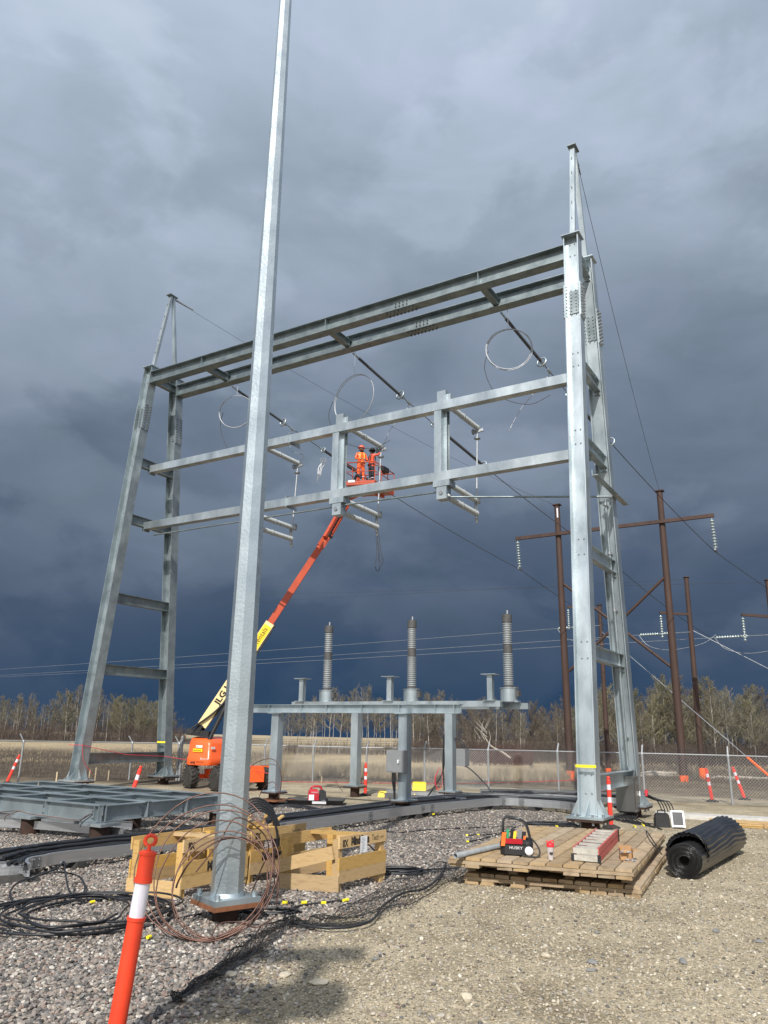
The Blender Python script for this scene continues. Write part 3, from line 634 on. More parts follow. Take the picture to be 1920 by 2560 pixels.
# ------------------------------------------------------------------ line conductors with their strain insulators
HL = V3(-7.66, 20.48, 0)
def discs(mb, p0, p1, r=.13, pitch=.15, n=10):
    p0, p1 = Vector(p0), Vector(p1); L = (p1 - p0).length; k = max(3, int(L / pitch)); prof = []
    for i in range(k): a = i * L / k; h = L / k; prof += [(.03, a), (.035, a + h * .3), (r, a + h * .55), (r * .9, a + h * .66), (.03, a + h * .75)]
    prof.append((.03, L)); mb.lathe(p0, p1 - p0, prof, n)
names3 = ['left', 'middle', 'right']
for i, (X, Xh) in enumerate(((-14.58, -10.0), (-8.75, -4.9), (-2.95, .27))):
    a = V3(X, .95, 15.36); b = V3(Xh, 20.48, 11.0)
    def pt(n_):
        t_ = (n_ - a.y) / (b.y - a.y); p = a.lerp(b, t_); p.z -= 4 * .35 * t_ * (1 - t_); return p
    w = ['behind the near mast', 'above the lift basket', 'beside the right tower'][i]
    s = thing('strain_insulator', 'black ribbed strain insulator pulled back from the top beam ' + w, 'insulator', OG, PHI, 'strain insulators on the top beam')
    mb = MB(); insulator(mb, pt(1.25), pt(3.5), .062, .035, .07, 10); mb.build('ribbed_rod', M['polymer_dark'], s)
    mb = MB(); d = (pt(3.6) - pt(3.4)).normalized(); mb.ring(pt(3.55), d, .17, .035, 20, 6); mb.bar(pt(3.5), pt(3.75), .09, .09); mb.bar(pt(.95), pt(1.27), .05, .05); mb.bar(pt(3.95), pt(4.2), .07, .07)
    mb.build('end_fitting', M['galv'], s, kind='stuff')
    n2 = (5.9, 5.7, 5.6)[i]
    s = thing('inline_insulator', 'grey inline insulator in the conductor behind the gantry, ' + ['left line', 'middle line', 'right line'][i], 'insulator', OG, PHI, 'inline insulators in the conductors')
    mb = MB(); insulator(mb, pt(n2), pt(n2 + 3.2), .07, .05, .09, 10); mb.build('ribbed_rod', M['polymer_dark'], s)
    mb = MB(); mb.ring(pt(n2 + 3.25), d, .18, .035, 20, 6); mb.ring(pt(n2 - .1), d, .12, .03, 16, 6); mb.bar(pt(n2 - .3), pt(n2), .06, .06); mb.build('end_fitting', M['galv'], s, kind='stuff')
    pts = [pt(x) for x in np.linspace(3.7, n2 - .1, 10)]
    c = thing('conductor', ['left', 'middle', 'right'][i] + ' overhead conductor running back from the gantry to the brown H-frame', 'power line', OG, PHI, 'overhead conductors')
    MB().tube(pts, .016, 5).build('wire_span', M['wire_dark'], c)
    e2 = V3(Xh + (2.6 if i < 2 else 5.5), 38, 8.4)
    pts = [pt(x) for x in np.linspace(n2 + 3.2, 20.48, 14)] + [b.lerp(e2, t_) - V3(0, 0, 1.2 * t_ * (1 - t_)) for t_ in np.linspace(.08, 1, 10)]
    MB().tube(pts, .017, 5).build('wire_span', M['wire_dark'], c)
    # jumper from the dead end down to the switch
    sx = (-12.2, -8.38, -4.53)[i]
    p0 = pt(4.05); p3 = V3(sx, 2.55, 12.22) if i < 2 else V3(-3.2, 2.0, 11.6)
    jp = spline([p0, p0 + V3(-.12, .05, -.25), p0.lerp(p3, .5) + V3(-.30, .1, -.15), p3 + V3(.1, .1, .3), p3], 8)
    MB().tube(jp, .016, 5).build('jumper_cable', M['wire'], None, 'thin grey jumper cable drooping from the ' + names3[i] + ' dead end', 'cable', 'jumper cables under the gantry').matrix_world = Matrix.Translation(OG) @ Matrix.Rotation(PHI, 4, 'Z')
# coils of wire hung from the top beam
for i, (X, zc, rr_, tilt, dz) in enumerate(((-14.08, 14.08, .69, .15, 14.8), (-8.52, 13.42, .92, -.35, 14.35), (-2.64, 13.86, .72, .1, 14.6))):
    w = ['at the left end beside the near mast', 'in the middle above the basket', 'at the right end near the tower'][i]
    t = thing('wire_coil', 'bare cable coil hung under the top beam ' + w, 'cable coil', GL(X, .75, zc), PHI, 'cable coils hung from the top beam')
    mb = MB(); r = random.Random(i)
    for k in range((2, 2, 3)[i]): mb.ring((r.uniform(-.02, .02), r.uniform(-.02, .02), r.uniform(-.02, .02)), (.25 + tilt + r.uniform(-.06, .06), -1, r.uniform(-.06, .06)), rr_ + r.uniform(-.02, .02), .013, 48, 5)
    mb.build('cable_loop', M['wire'], t)
    mb = MB(); mb.tube([(0, 0, rr_), (.0, 0, dz - zc + .2), (0, 0, 15.36 - zc)], .008, 4); mb.build('hanging_wire', M['wire'], t)
    lp = spline([V3(-rr_ * .98, 0, .1), V3(-rr_ * 1.22, .1, -.5), V3(-rr_ * .75, .3, -1.35), V3(.35, .6, -1.75), V3(1.0, .9, -1.45)], 8)
    MB().tube(lp, .012, 5).build('loose_tail', M['wire_dark'], t)
for i, (X, ap) in enumerate(((LX, 'left'), (0, 'right'))):
    p0 = V3(X, .25, 19.75); p1 = V3(*(HL + V3((-.15, 5.54)[i], 0, 14.5)))
    pts = [p0.lerp(p1, t_) - V3(0, 0, 4 * .5 * t_ * (1 - t_)) for t_ in np.linspace(0, 1, 20)]
    t = thing('shield_wire', 'thin shield wire from the ' + ap + ' gantry peak to a brown pole top', 'power line', OG, PHI, 'shield wires')
    MB().tube(pts, .008, 4).build('wire_span', M['wire_dark'], t)
    mb = MB(); q = p0.lerp(p1, .02); mb.bar(p0 - V3(0, .1, 0), q, .07, .05); mb.bar(q, p0.lerp(p1, .035), .04, .04); mb.build('dead_end_clamp', M['bolt_steel'], t)

# ------------------------------------------------------------------ brown H-frame and the second line of brown poles
h = thing('transmission_h_frame', 'brown weathering steel H-frame with crossarm and X brace beyond the fence', 'pylon', OG, PHI)
for k, dx in enumerate((0, 5.54)):
    p = HL + V3(dx, 0, -.4); q = HL + V3(dx + (.0 if k else -.05), 0, 14.48)
    pl = MB().tube([p, p.lerp(q, .5), q], [.20, .18, .15], 14).build('pole', M['corten'], h)
    MB().box(q.x - .22, q.y - .2, q.z, q.x + .22, q.y + .2, q.z + .05).build('cap_plate', M['corten'], pl)
    if k == 0: mb = MB().box(q.x + .02, q.y - .165, q.z - .75, q.x + .1, q.y - .155, q.z - .2); mb.build('number_tag', M['reflective'], pl)
    MB().cyl(HL + V3(dx, 0, -.2), HL + V3(dx, 0, (.26, .26)[k]), .205, n=18).build('guard_wrap', M['safety_orange'], pl)
MB().bar(HL + V3(-2.5, -.2, 12.78), HL + V3(8.1, -.2, 12.8), .15, .18).build('crossarm', M['corten'], h)
for a, b in (((.14, 9.96), (5.46, 5.3)), ((5.42, 9.86), (.17, 5.28))): MB().cyl(HL + V3(a[0], -.05, a[1]), HL + V3(b[0], .05, b[1]), .075, n=10).build('brace', M['corten'], h)
for i, dx in enumerate((-2.38, 2.77, 7.98)):
    t = thing('suspension_insulator', 'hanging string of pale glass discs under the brown crossarm, ' + ['left end', 'centre', 'right end'][i], 'insulator', OG, PHI, 'suspension insulators on the H-frame')
    mb = MB(); discs(mb, HL + V3(dx, -.2, 12.6), HL + V3(dx + .03, -.1, 11.1)); mb.build('disc_string', M['glass_disc'], t)
    mb = MB().bar(HL + V3(dx, -.2, 12.7), HL + V3(dx, -.2, 12.58), .05, .05); mb.bar(HL + V3(dx + .03, -.3, 11.04), HL + V3(dx + .03, .2, 11.0), .07, .09); mb.build('clamp', M['bolt_steel'], t)
spec = [((14.7, 52, -.6), (14.76, 52, 10.53), 2.15, 10.3, 'left one seen through the right tower'), ((18.35, 46, -.6), (18.44, 46, 11.33), 1.72, 9.1, 'right of the H-frame, held by guy wire'), ((22.2, 44, -.5), (22.35, 44, 10.85), 1.6, 8.75, 'cut by the right edge of the photo')]
for i, (p, q, al, az_, w) in enumerate(spec):
    p, q = V3(*p), V3(*q); t = thing('dead_end_pole', 'single brown steel pole with short sidearm, ' + w, 'utility pole', (p.x, p.y, 0), 0, 'brown line poles'); o = V3(p.x, p.y, 0)
    pl = MB().tube([p - o, q - o], [.17, .13], 12).build('pole', M['corten'], t); MB().cyl(q - o, q - o + V3(0, 0, .04), .19, n=10).build('cap_plate', M['corten'], pl)
    MB().cyl(V3(0, 0, -.4), V3(0, 0, (.0, .34, .34)[i]), .185, n=16).build('guard_wrap', M['safety_orange'], pl)
    MB().bar(V3(-al, -.05, az_ + .06), V3(.1, -.05, az_ - .02), .12, .14).build('sidearm', M['corten'], t)
    tip = p + V3(-al + .05, -.05, 0); tip.z = az_
    u = thing('jumper_insulator', 'vertical disc string under a sidearm, ' + w, 'insulator', (p.x, p.y, 0), 0, 'sidearm insulator strings')
    mb = MB(); discs(mb, tip - o - V3(0, 0, .1), tip - o - V3(0, 0, 1.45), .10, .14, 8); mb.build('disc_string', M['glass_disc'], u)
    wz = (9.19, 8.08, 7.75)[i]; wl = V3(-53.4, 110, (9.69, 8.86, 8.64)[i]); a = V3(p.x, p.y - .1, wz - .05)
    dr = (wl - a).normalized()
    u = thing('strain_string', 'horizontal disc string pulling the far line, ' + w, 'insulator', (p.x, p.y, 0), 0, 'strain strings on the brown poles')
    mb = MB(); discs(mb, a - o + dr * 1.3, a - o + dr * 3.1, .10, .14, 8); mb.build('disc_string', M['glass_disc'], u); mb = MB().bar(a - o, a - o + dr * 1.3, .04, .04); mb.build('link', M['bolt_steel'], u)
    pts = [(a + dr * 3.1).lerp(a + (wl - a) * 1.7, t_) - V3(0, 0, 4 * .25 * t_ * (1 - t_)) for t_ in np.linspace(0, 1, 14)]
    c = thing('far_conductor', ['top', 'middle', 'bottom'][i] + ' of three pale conductors crossing the storm sky to the left', 'power line', a, 0, 'conductors of the far line')
    MB().tube([q_ - a for q_ in pts], .012, 5).build('wire_span', M['wire'], c)
    jp = spline([a + dr * 3.2, a + dr * 2.6 - V3(0, 0, .7), a + dr * 1.3 - V3(0, 0, 1.0), a + V3(.6, 0, -.7), a + V3(1.6, .2, -.1)], 6)
    MB().tube([q_ - a for q_ in jp], .014, 4).build('jumper_loop', M['wire'], c)
    if i > 0:
        qa = q - V3(0, 0, .1); ql = V3(-53, 110, (0, 17.2, 19.2)[i]); pts = [qa.lerp(ql, t_) for t_ in (0, .5, 1.3)]
        MB().tube(pts, .009, 4).build('shield_wire', M['wire_dark'], None, ['', 'lower', 'upper'][i] + ' thin shield wire of the far line above the conductors', 'power line', 'far shield wires')
for i, (a, b) in enumerate(((V3(18.4, 46, 8.2), V3(31, 41, .1)), (V3(14.73, 52, 8.8), gp(1940, 1955, -.1)))):
    MB().tube([a, a.lerp(b, .5), b], .02, 5).build('guy_wire', M['wire'], None, ['upper pale guy wire slanting down to the right edge', 'long pale guy wire slanting down to an orange marker'][i], 'guy wire', 'guy wires')
    if i: MB().tube([a.lerp(b, .87), b], .07, 8).build('guy_marker', M['safety_orange'], None, 'orange sleeve on the foot of the guy wire behind the fence', 'marker')

# ------------------------------------------------------------------ near lightning mast
def mast():
    b = gp(563, 2301); t = thing('lightning_mast', 'tall tapered octagonal galvanized mast standing closest to the camera', 'mast', (b.x, b.y, 0))
    H = 19.5; rot = R(10.2 - 5.5); prof = [(.188, .26), (.055, H)]; mb = MB(); vs = []
    for r, z in prof:
        for k in range(8): a = -math.pi / 2 + rot + math.pi / 4 * k; vs.append((r * math.cos(a), r * math.sin(a), z))
    mb.add(vs, [(k, (k + 1) % 8, 8 + (k + 1) % 8, 8 + k) for k in range(8)]); mb.build('shaft', M['galv_mast'], t)
    q = R(38); c_, s_ = math.cos(q), math.sin(q); A, B = V3(c_, s_, 0), V3(-s_, c_, 0)
    bp = MB().cbox((0, 0, .236), A * .285, B * .285, V3(0, 0, .028)).build('base_plate', M['galv'], t)
    mb = MB(); mb.tube([V3(0, 0, .264), V3(0, 0, .30)], [.214, .193], 8); mb.build('weld_collar', M['galv'], bp)
    mb = MB()
    for sx in (-1, 0, 1):
        for sy in (-1, 0, 1):
            if (sx or sy) and abs(sx) + abs(sy) == 2: mb.bolt(A * sx * .23 + B * sy * .23 + V3(0, 0, .264), (0, 0, 1), .032, .05)
    mb.build('anchor_bolt', M['galv'], bp, kind='stuff')
    MB().cbox((0, 0, .183), A * .30, B * .30, V3(0, 0, .023)).build('pile_plate', M['rust_plate'], t)
    MB().cyl((0, 0, -.2), (0, 0, .158), .148, n=24).build('pile', M['rust_pile'], t)
    return b
MAST = mast()

# ------------------------------------------------------------------ an unseen steel frame, added behind the camera to shade the near gravel
def shadow_frame():
    H = 13.0; k = H / to_sun.z; sh = to_sun * k
    a, b = gp(905, 2385), gp(585, 2392); c2, d2 = gp(850, 2497), gp(520, 2512)
    t = thing('shadow_casting_frame', 'unseen steel frame of two beams added behind the camera to cast a shadow', 'steel frame', (b.x + sh.x, b.y + sh.y, 0)); o = V3(*t.location)
    for p, q, w in ((a, b, .24), (c2, d2, .42)): MB().bar(p + sh - o, q + sh - o, w, w).build('beam', M['galv'], t)
    for f_ in (.3, .92):
        p = (a.lerp(b, f_) + c2.lerp(d2, f_)) / 2 + sh - o; MB().bar(V3(p.x, p.y, 0), V3(p.x, p.y, H - .25), .2, .2, V3(0, 1, 0)).build('leg', M['galv'], t)
        MB().bar(a.lerp(b, f_) + sh - o - V3(0, 0, .25), c2.lerp(d2, f_) + sh - o - V3(0, 0, .25), .2, .16).build('cross_beam', M['galv'], t)
shadow_frame()

# ------------------------------------------------------------------ low steel grid frame on piles at the left
def grid():
    ZT = .66; c = gp(250.9, 2012.3, ZT); t = thing('steel_grid_platform', 'low grey steel grid platform on short piles at the left', 'steel platform', (c.x, c.y, 0), PHI)
    D = .31; zc = ZT - D / 2; LE, LN = 6.4, 3.35
    ns = [0, 1.12, 2.23, LN]; es = [0, 1.55, 3.1, 4.75, LE]
    for n_ in ns: MB().ibeam((-LE - .07, n_, zc), (.07, n_, zc), D, .17, .016, .012).build('beam', M['galv_mid'], t)
    for e_ in es:
        for a, b in zip(ns[:-1], ns[1:]):
            MB().ibeam((-e_, a + .09, zc - .003), (-e_, b - .09, zc - .003), D - .02, .17, .016, .012).build('cross_beam', M['galv_mid'], t)
    mb = MB()
    for e_ in (.0, .06, 1.5, 3.05, 4.7): mb.box(-e_ - .005 + (.055 if e_ == 0 else 0), -.085, ZT - D + .017, -e_ + .005 + (.055 if e_ == 0 else 0), -.008, ZT - .017)
    for n_ in (0.09, 1.12, 2.2, 3.2): mb.box(.008, n_ - .005, ZT - D + .017, .085, n_ + .005, ZT - .017)
    mb.build('stiffener', M['galv'], t, kind='stuff')
    mb = MB()
    for e_ in (.12, 1.58, 3.12):
        for z in (.43, .55): mb.bolt((-e_ - .05, -.007, z), (0, -1, 0), .02, .03)
    for n_ in (1.0, 2.1, 3.1):
        for z in (.43, .55): mb.bolt((.007, n_, z), (1, 0, 0), .02, .03)
    mb.build('bolt', M['bolt_steel'], t, kind='stuff')
    for e_, n_ in ((.0, .05), (2.05, .05), (4.6, .05), (0, LN - .1), (1.2, 1.9), (3.3, LN - .1), (5.9, LN - .1)):
        MB().box(-e_ - .3, n_ - .24, ZT - D - .055, -e_ + .3, n_ + .24, ZT - D - .003).build('bearing_plate', M['galv'], t)
        MB().cyl((-e_, n_, -.2), (-e_, n_, ZT - D - .057), .185, n=18).build('pile', M['rust_pile'], t)
    return t
grid()

# ------------------------------------------------------------------ equipment stand with three instrument transformers
def stand():
    t = thing('equipment_stand', 'galvanized equipment stand of four square columns with long I-beam on top', 'steel stand', OG, PHI)
    for e_, n_, zt in ((-9.4, -1.5, 2.55), (-8.96, 2.15, 2.84), (-5.05, -1.5, 2.55), (-5.49, 2.15, 2.84)):
        c = MB(); c.bar((e_, n_, .37), (e_, n_, zt), .26, .26, V3(0, 1, 0)); c = c.build('column', M['galv'], t)
        MB().box(e_ - .26, n_ - .26, .33, e_ + .26, n_ + .26, .37).build('base_plate', M['galv'], c)
        MB().box(e_ - .22, n_ - .22, zt - .02, e_ + .22, n_ + .22, zt).build('cap_plate', M['galv'], c) if zt < 2.6 else None
        mb = MB().cyl((e_, n_, -.2), (e_, n_, .29), .15, n=14); mb.box(e_ - .28, n_ - .28, .29, e_ + .28, n_ + .28, .325)
        mb.build('pile', M['rust_pile'], c)
    e_, n_ = -9.4, -1.5; MB().box(e_ - .45, n_ - .45, .10, e_ + .45, n_ + .45, .125).build('loose_plate', M['rust_plate'], t)
    b = MB().ibeam((-11.05, -1.5, 2.67), (-3.37, -1.5, 2.67), .235, .2, .016, .012).build('front_beam', M['galv'], t)
    mb = MB()
    for x in (-10.6, -9.7, -8.5, -7.6, -6.4, -5.2, -4.1, -3.55): mb.box(x - .006, -1.598, 2.57, x + .006, -1.508, 2.77)
    mb.build('stiffener', M['galv'], b, kind='stuff')
    MB().bar((-11.64, 2.15, 2.93), (-3.77, 2.15, 2.93), .2, .175).build('rear_beam', M['galv'], t)
    MB().bar((-11.3, 2.75, 2.88), (-3.12, 2.75, 2.88), .2, .18).build('rear_beam', M['galv'], t)
    for e_ in (-11.27, -7.68, -4.11):
        s = MB(); s.bar((e_, 2.15, 3.045), (e_, 2.15, 3.80), .17, .17, V3(0, 1, 0)); s = s.build('stub_post', M['galv'], t)
        MB().box(e_ - .24, 1.95, 3.80, e_ + .24, 2.35, 3.82).build('top_plate', M['galv'], s); MB().box(e_ - .19, 1.96, 3.02, e_ + .19, 2.34, 3.043).build('foot_plate', M['galv'], s)
    for i, (e_, n_, w, h_, z0) in enumerate(((-5.13, -1.76, .52, .56, 1.04), (-5.1, 2.1, .28, .5, 1.1))):
        if i: MB().box(e_ - .1, n_ - .15, z0, e_ + .2, n_ + .15, z0 + h_).build('junction_box', M['grey_box'], t)
        else:
            bx = MB().box(e_ - w / 2, n_ - .13, z0, e_ + w / 2, n_ + .12, z0 + h_).build('control_box', M['grey_box'], t)
            MB().box(e_ - w / 2 + .02, n_ - .142, z0 + .02, e_ + w / 2 - .02, n_ - .132, z0 + h_ - .02).build('door', M['grey_box'], bx)
            mb = MB(); mb.bar((e_ + .12, n_ - .17, z0 + .24), (e_ + .12, n_ - .17, z0 + .33), .03, .03); mb.cyl((e_ + .12, n_ - .142, z0 + .3), (e_ + .12, n_ - .18, z0 + .3), .02, n=8); mb.build('handle', M['white_paint'], bx)
            mb = MB()
            for k in range(4): mb.tube(spline([(e_ - .15 + k * .035, n_, z0), (e_ - .14 + k * .03, n_, .8), (e_ - .1 + k * .012, n_ + .02, .5), (e_ - .09 + k * .01, n_, .0)], 4), .014, 5)
            mb.build('supply_cable', M['cable'], bx, kind='stuff')
    for i, e_ in enumerate((-10.43, -7.04, -3.64)):
        v = thing('instrument_transformer', 'tall two-stage ribbed grey transformer on drum base, ' + ['left of three', 'middle of three', 'right of three'][i], 'transformer', GL(e_, 2.45, 0), PHI, 'instrument transformers on the stand')
        mb = MB().cyl((0, 0, 3.0), (0, 0, 3.39), .265, n=20); mb.cyl((0, 0, 3.39), (0, 0, 3.415), .29, n=20); mb.box(-.33, -.12, 2.985, .33, .12, 3.03); tk = mb.build('drum', M['galv'], v)
        mb = MB().box(.23, -.1, 3.15, .36, .08, 3.34); mb.bar((.2, -.1, 3.44), (.36, -.1, 3.4), .03, .03); mb.build('terminal_box', M['cap_dark'], tk)
        MB().cyl((0, 0, 3.416), (0, 0, 3.49), .155, n=16).build('flange', M['cap_dark'], v)
        mb = MB(); insulator(mb, (0, 0, 3.49), (0, 0, 4.48), .16, .108, .066, 16); mb.build('lower_insulator', M['porcelain_light'], v)
        MB().cyl((0, 0, 4.48), (0, 0, 4.72), .14, n=16).build('middle_cap', M['cap_dark'], v)
        mb = MB(); insulator(mb, (0, 0, 4.72), (0, 0, 5.42), .15, .10, .066, 16); mb.build('upper_insulator', M['porcelain_light'], v)
        mb = MB().cyl((0, 0, 5.42), (0, 0, 5.66), .155, n=16); mb.cyl((0, 0, 5.66), (0, 0, 5.68), .10, n=12); v2 = mb.build('top_cap', M['cap_dark'], v)
        MB().cyl((.02, 0, 5.68), (.02, 0, 5.80), .028, n=8).build('terminal', M['wire'], v2)
stand()

# stainless cabinet at the right tower
t = thing('steel_cabinet', 'stainless steel drive cabinet with side door at the foot of the right tower', 'cabinet', GL(.0, 1.42, 0), PHI)
mb = MB().box(-.23, -.26, .19, .25, .2, 1.02); mb.box(-.25, -.28, 1.021, .27, .22, 1.05); bx = mb.build('body', M['stainless'], t)
MB().box(.253, -.22, .23, .272, .17, .98).build('door', M['stainless'], bx); mb = MB().box(.273, -.06, .84, .28, .1, .94); mb.build('nameplate', M['alum_plate'], bx)
mb = MB().bar((.30, .1, .56), (.30, .1, .68), .03, .03); mb.cyl((.27, .1, .6), (.31, .1, .6), .018, n=8); mb.build('handle', M['white_paint'], bx)
MB().box(-.2, -.2, .15, .22, .18, .188).build('plinth', M['black_paint'], t)
mb = MB()
for k in range(7): mb.tube(spline([(-.05 + .04 * k, .0, .17), (-.1 + .06 * k, -.15, .1), (-.3 + .1 * k, -.5 - .05 * k, .03), (.2 + .12 * k, -1.1, .02)], 5), .013, 5)
mb.build('cable', M['cable'], t, kind='stuff')

# ------------------------------------------------------------------ chain-link fence round the yard
def fence(posts, name_label, lean, corner=None, w=.0062, m='chainlink'):
    # posts: (u, v_base, v_rail)
    P = [(gp(u, vb), at(u, vr, gp(u, vb).y)) for u, vb, vr in posts]
    t = thing('chain_link_fence', name_label, 'fence', (P[0][0].x, P[0][0].y, 0)); o = V3(P[0][0].x, P[0][0].y, 0)
    lean = V3(*lean).normalized()
    proto = None
    for i, (b, r_) in enumerate(P):
        mb = MB(); rad = .038
        mb.cyl(b - o - V3(0, 0, .1), V3(b.x, b.y, r_.z) - o, rad, n=8)
        top = V3(b.x, b.y, r_.z) - o; mb.lathe(top, (0, 0, 1), [(.05, -.05), (.05, .03), (.02, .05)], 8)
        mb.bar(top, top + lean * .2 + V3(0, 0, .27), .045, .03)
        if i == corner: mb.cyl(b - o + V3(.12, 0, 0), V3(b.x + .12, b.y, r_.z + .3) - o, .055, n=8); [mb.cyl(V3(b.x + .12, b.y, z) - o, V3(b.x + .12, b.y, z + .03) - o, .075, n=8) for z in np.linspace(.2, r_.z + .2, 6)]
        mb.build('post', M['chainlink'], t)
    tops = [V3(b.x, b.y, r_.z) - o for b, r_ in P]
    MB().tube(tops, .026, 6).build('top_rail', M['chainlink'], t)
    mb = MB()
    for k in range(3): mb.tube([q + lean * (.06 + .065 * k) + V3(0, 0, .09 + .085 * k) for q in tops], .0045, 3)
    r = random.Random(2)
    for a, b in zip(tops[:-1], tops[1:]):
        for k in range(3):
            n_ = int((b - a).length / .14)
            for j in range(n_): q = a.lerp(b, j / n_) + lean * (.06 + .065 * k) + V3(0, 0, .09 + .085 * k); mb.bar(q - V3(.012, 0, .014), q + V3(.012, 0, .014), .004, .004)
    mb.build('barbed_wire', M['wire_dark'], t, kind='stuff')
    mb = MB(); pitch = .098
    for (b0, r0), (b1, r1) in zip(P[:-1], P[1:]):
        d = V3(b1.x - b0.x, b1.y - b0.y, 0); Ln = d.length; d.normalize(); hN = V3(-d.y, d.x, 0)
        n_ = int(Ln / pitch); hh = (r0.z + r1.z) / 2 - .03
        for j in range(-int(hh / pitch) - 1, n_ + 1):
            for sgn in (1, -1):
                s0 = j * pitch; s1 = s0 + hh
                if sgn < 0: pa, pb = (s1, .03), (s0, hh + .03)
                else: pa, pb = (s0, .03), (s1, hh + .03)
                # clip to the bay
                (xa, za), (xb, zb) = pa, pb
                if xa > xb: xa, za, xb, zb = xb, zb, xa, za
                if xb <= 0 or xa >= Ln: continue
                if xa < 0: za += (zb - za) * (0 - xa) / (xb - xa); xa = 0
                if xb > Ln: zb = za + (zb - za) * (Ln - xa) / (xb - xa); xb = Ln
                A_ = b0 - o + d * xa + V3(0, 0, za); B_ = b0 - o + d * xb + V3(0, 0, zb); q = hN * w; z_ = V3(0, 0, w * 1.2)
                mb.add([A_ + q, A_ - q, A_ + z_, B_ + q, B_ - q, B_ + z_], [(0, 3, 4, 1), (1, 4, 5, 2), (2, 5, 3, 0)])
    mb.build('wire_mesh', M[m], t, kind='stuff')
    return t
fence([(-260, 1972, 1846), (45, 1957, 1853), (322, 1950, 1856.6), (440, 1951, 1858)], 'chain-link fence with barbed wire at the left, ending at the corner post', (-1, .3, 0), 3, .0038, 'wire_dark')
fence([(441, 1951, 1858), (550, 1951, 1860.5), (658, 1952, 1863), (781, 1957, 1866), (915, 1959, 1869), (1061, 1964, 1871), (1222, 1980, 1874.6), (1398, 1990, 1878.5), (1613, 2001, 1883.5), (1832, 2013, 1889), (2060, 2028, 1896)],
      'long chain-link fence with barbed wire across the back of the yard', (.45, .85, 0))

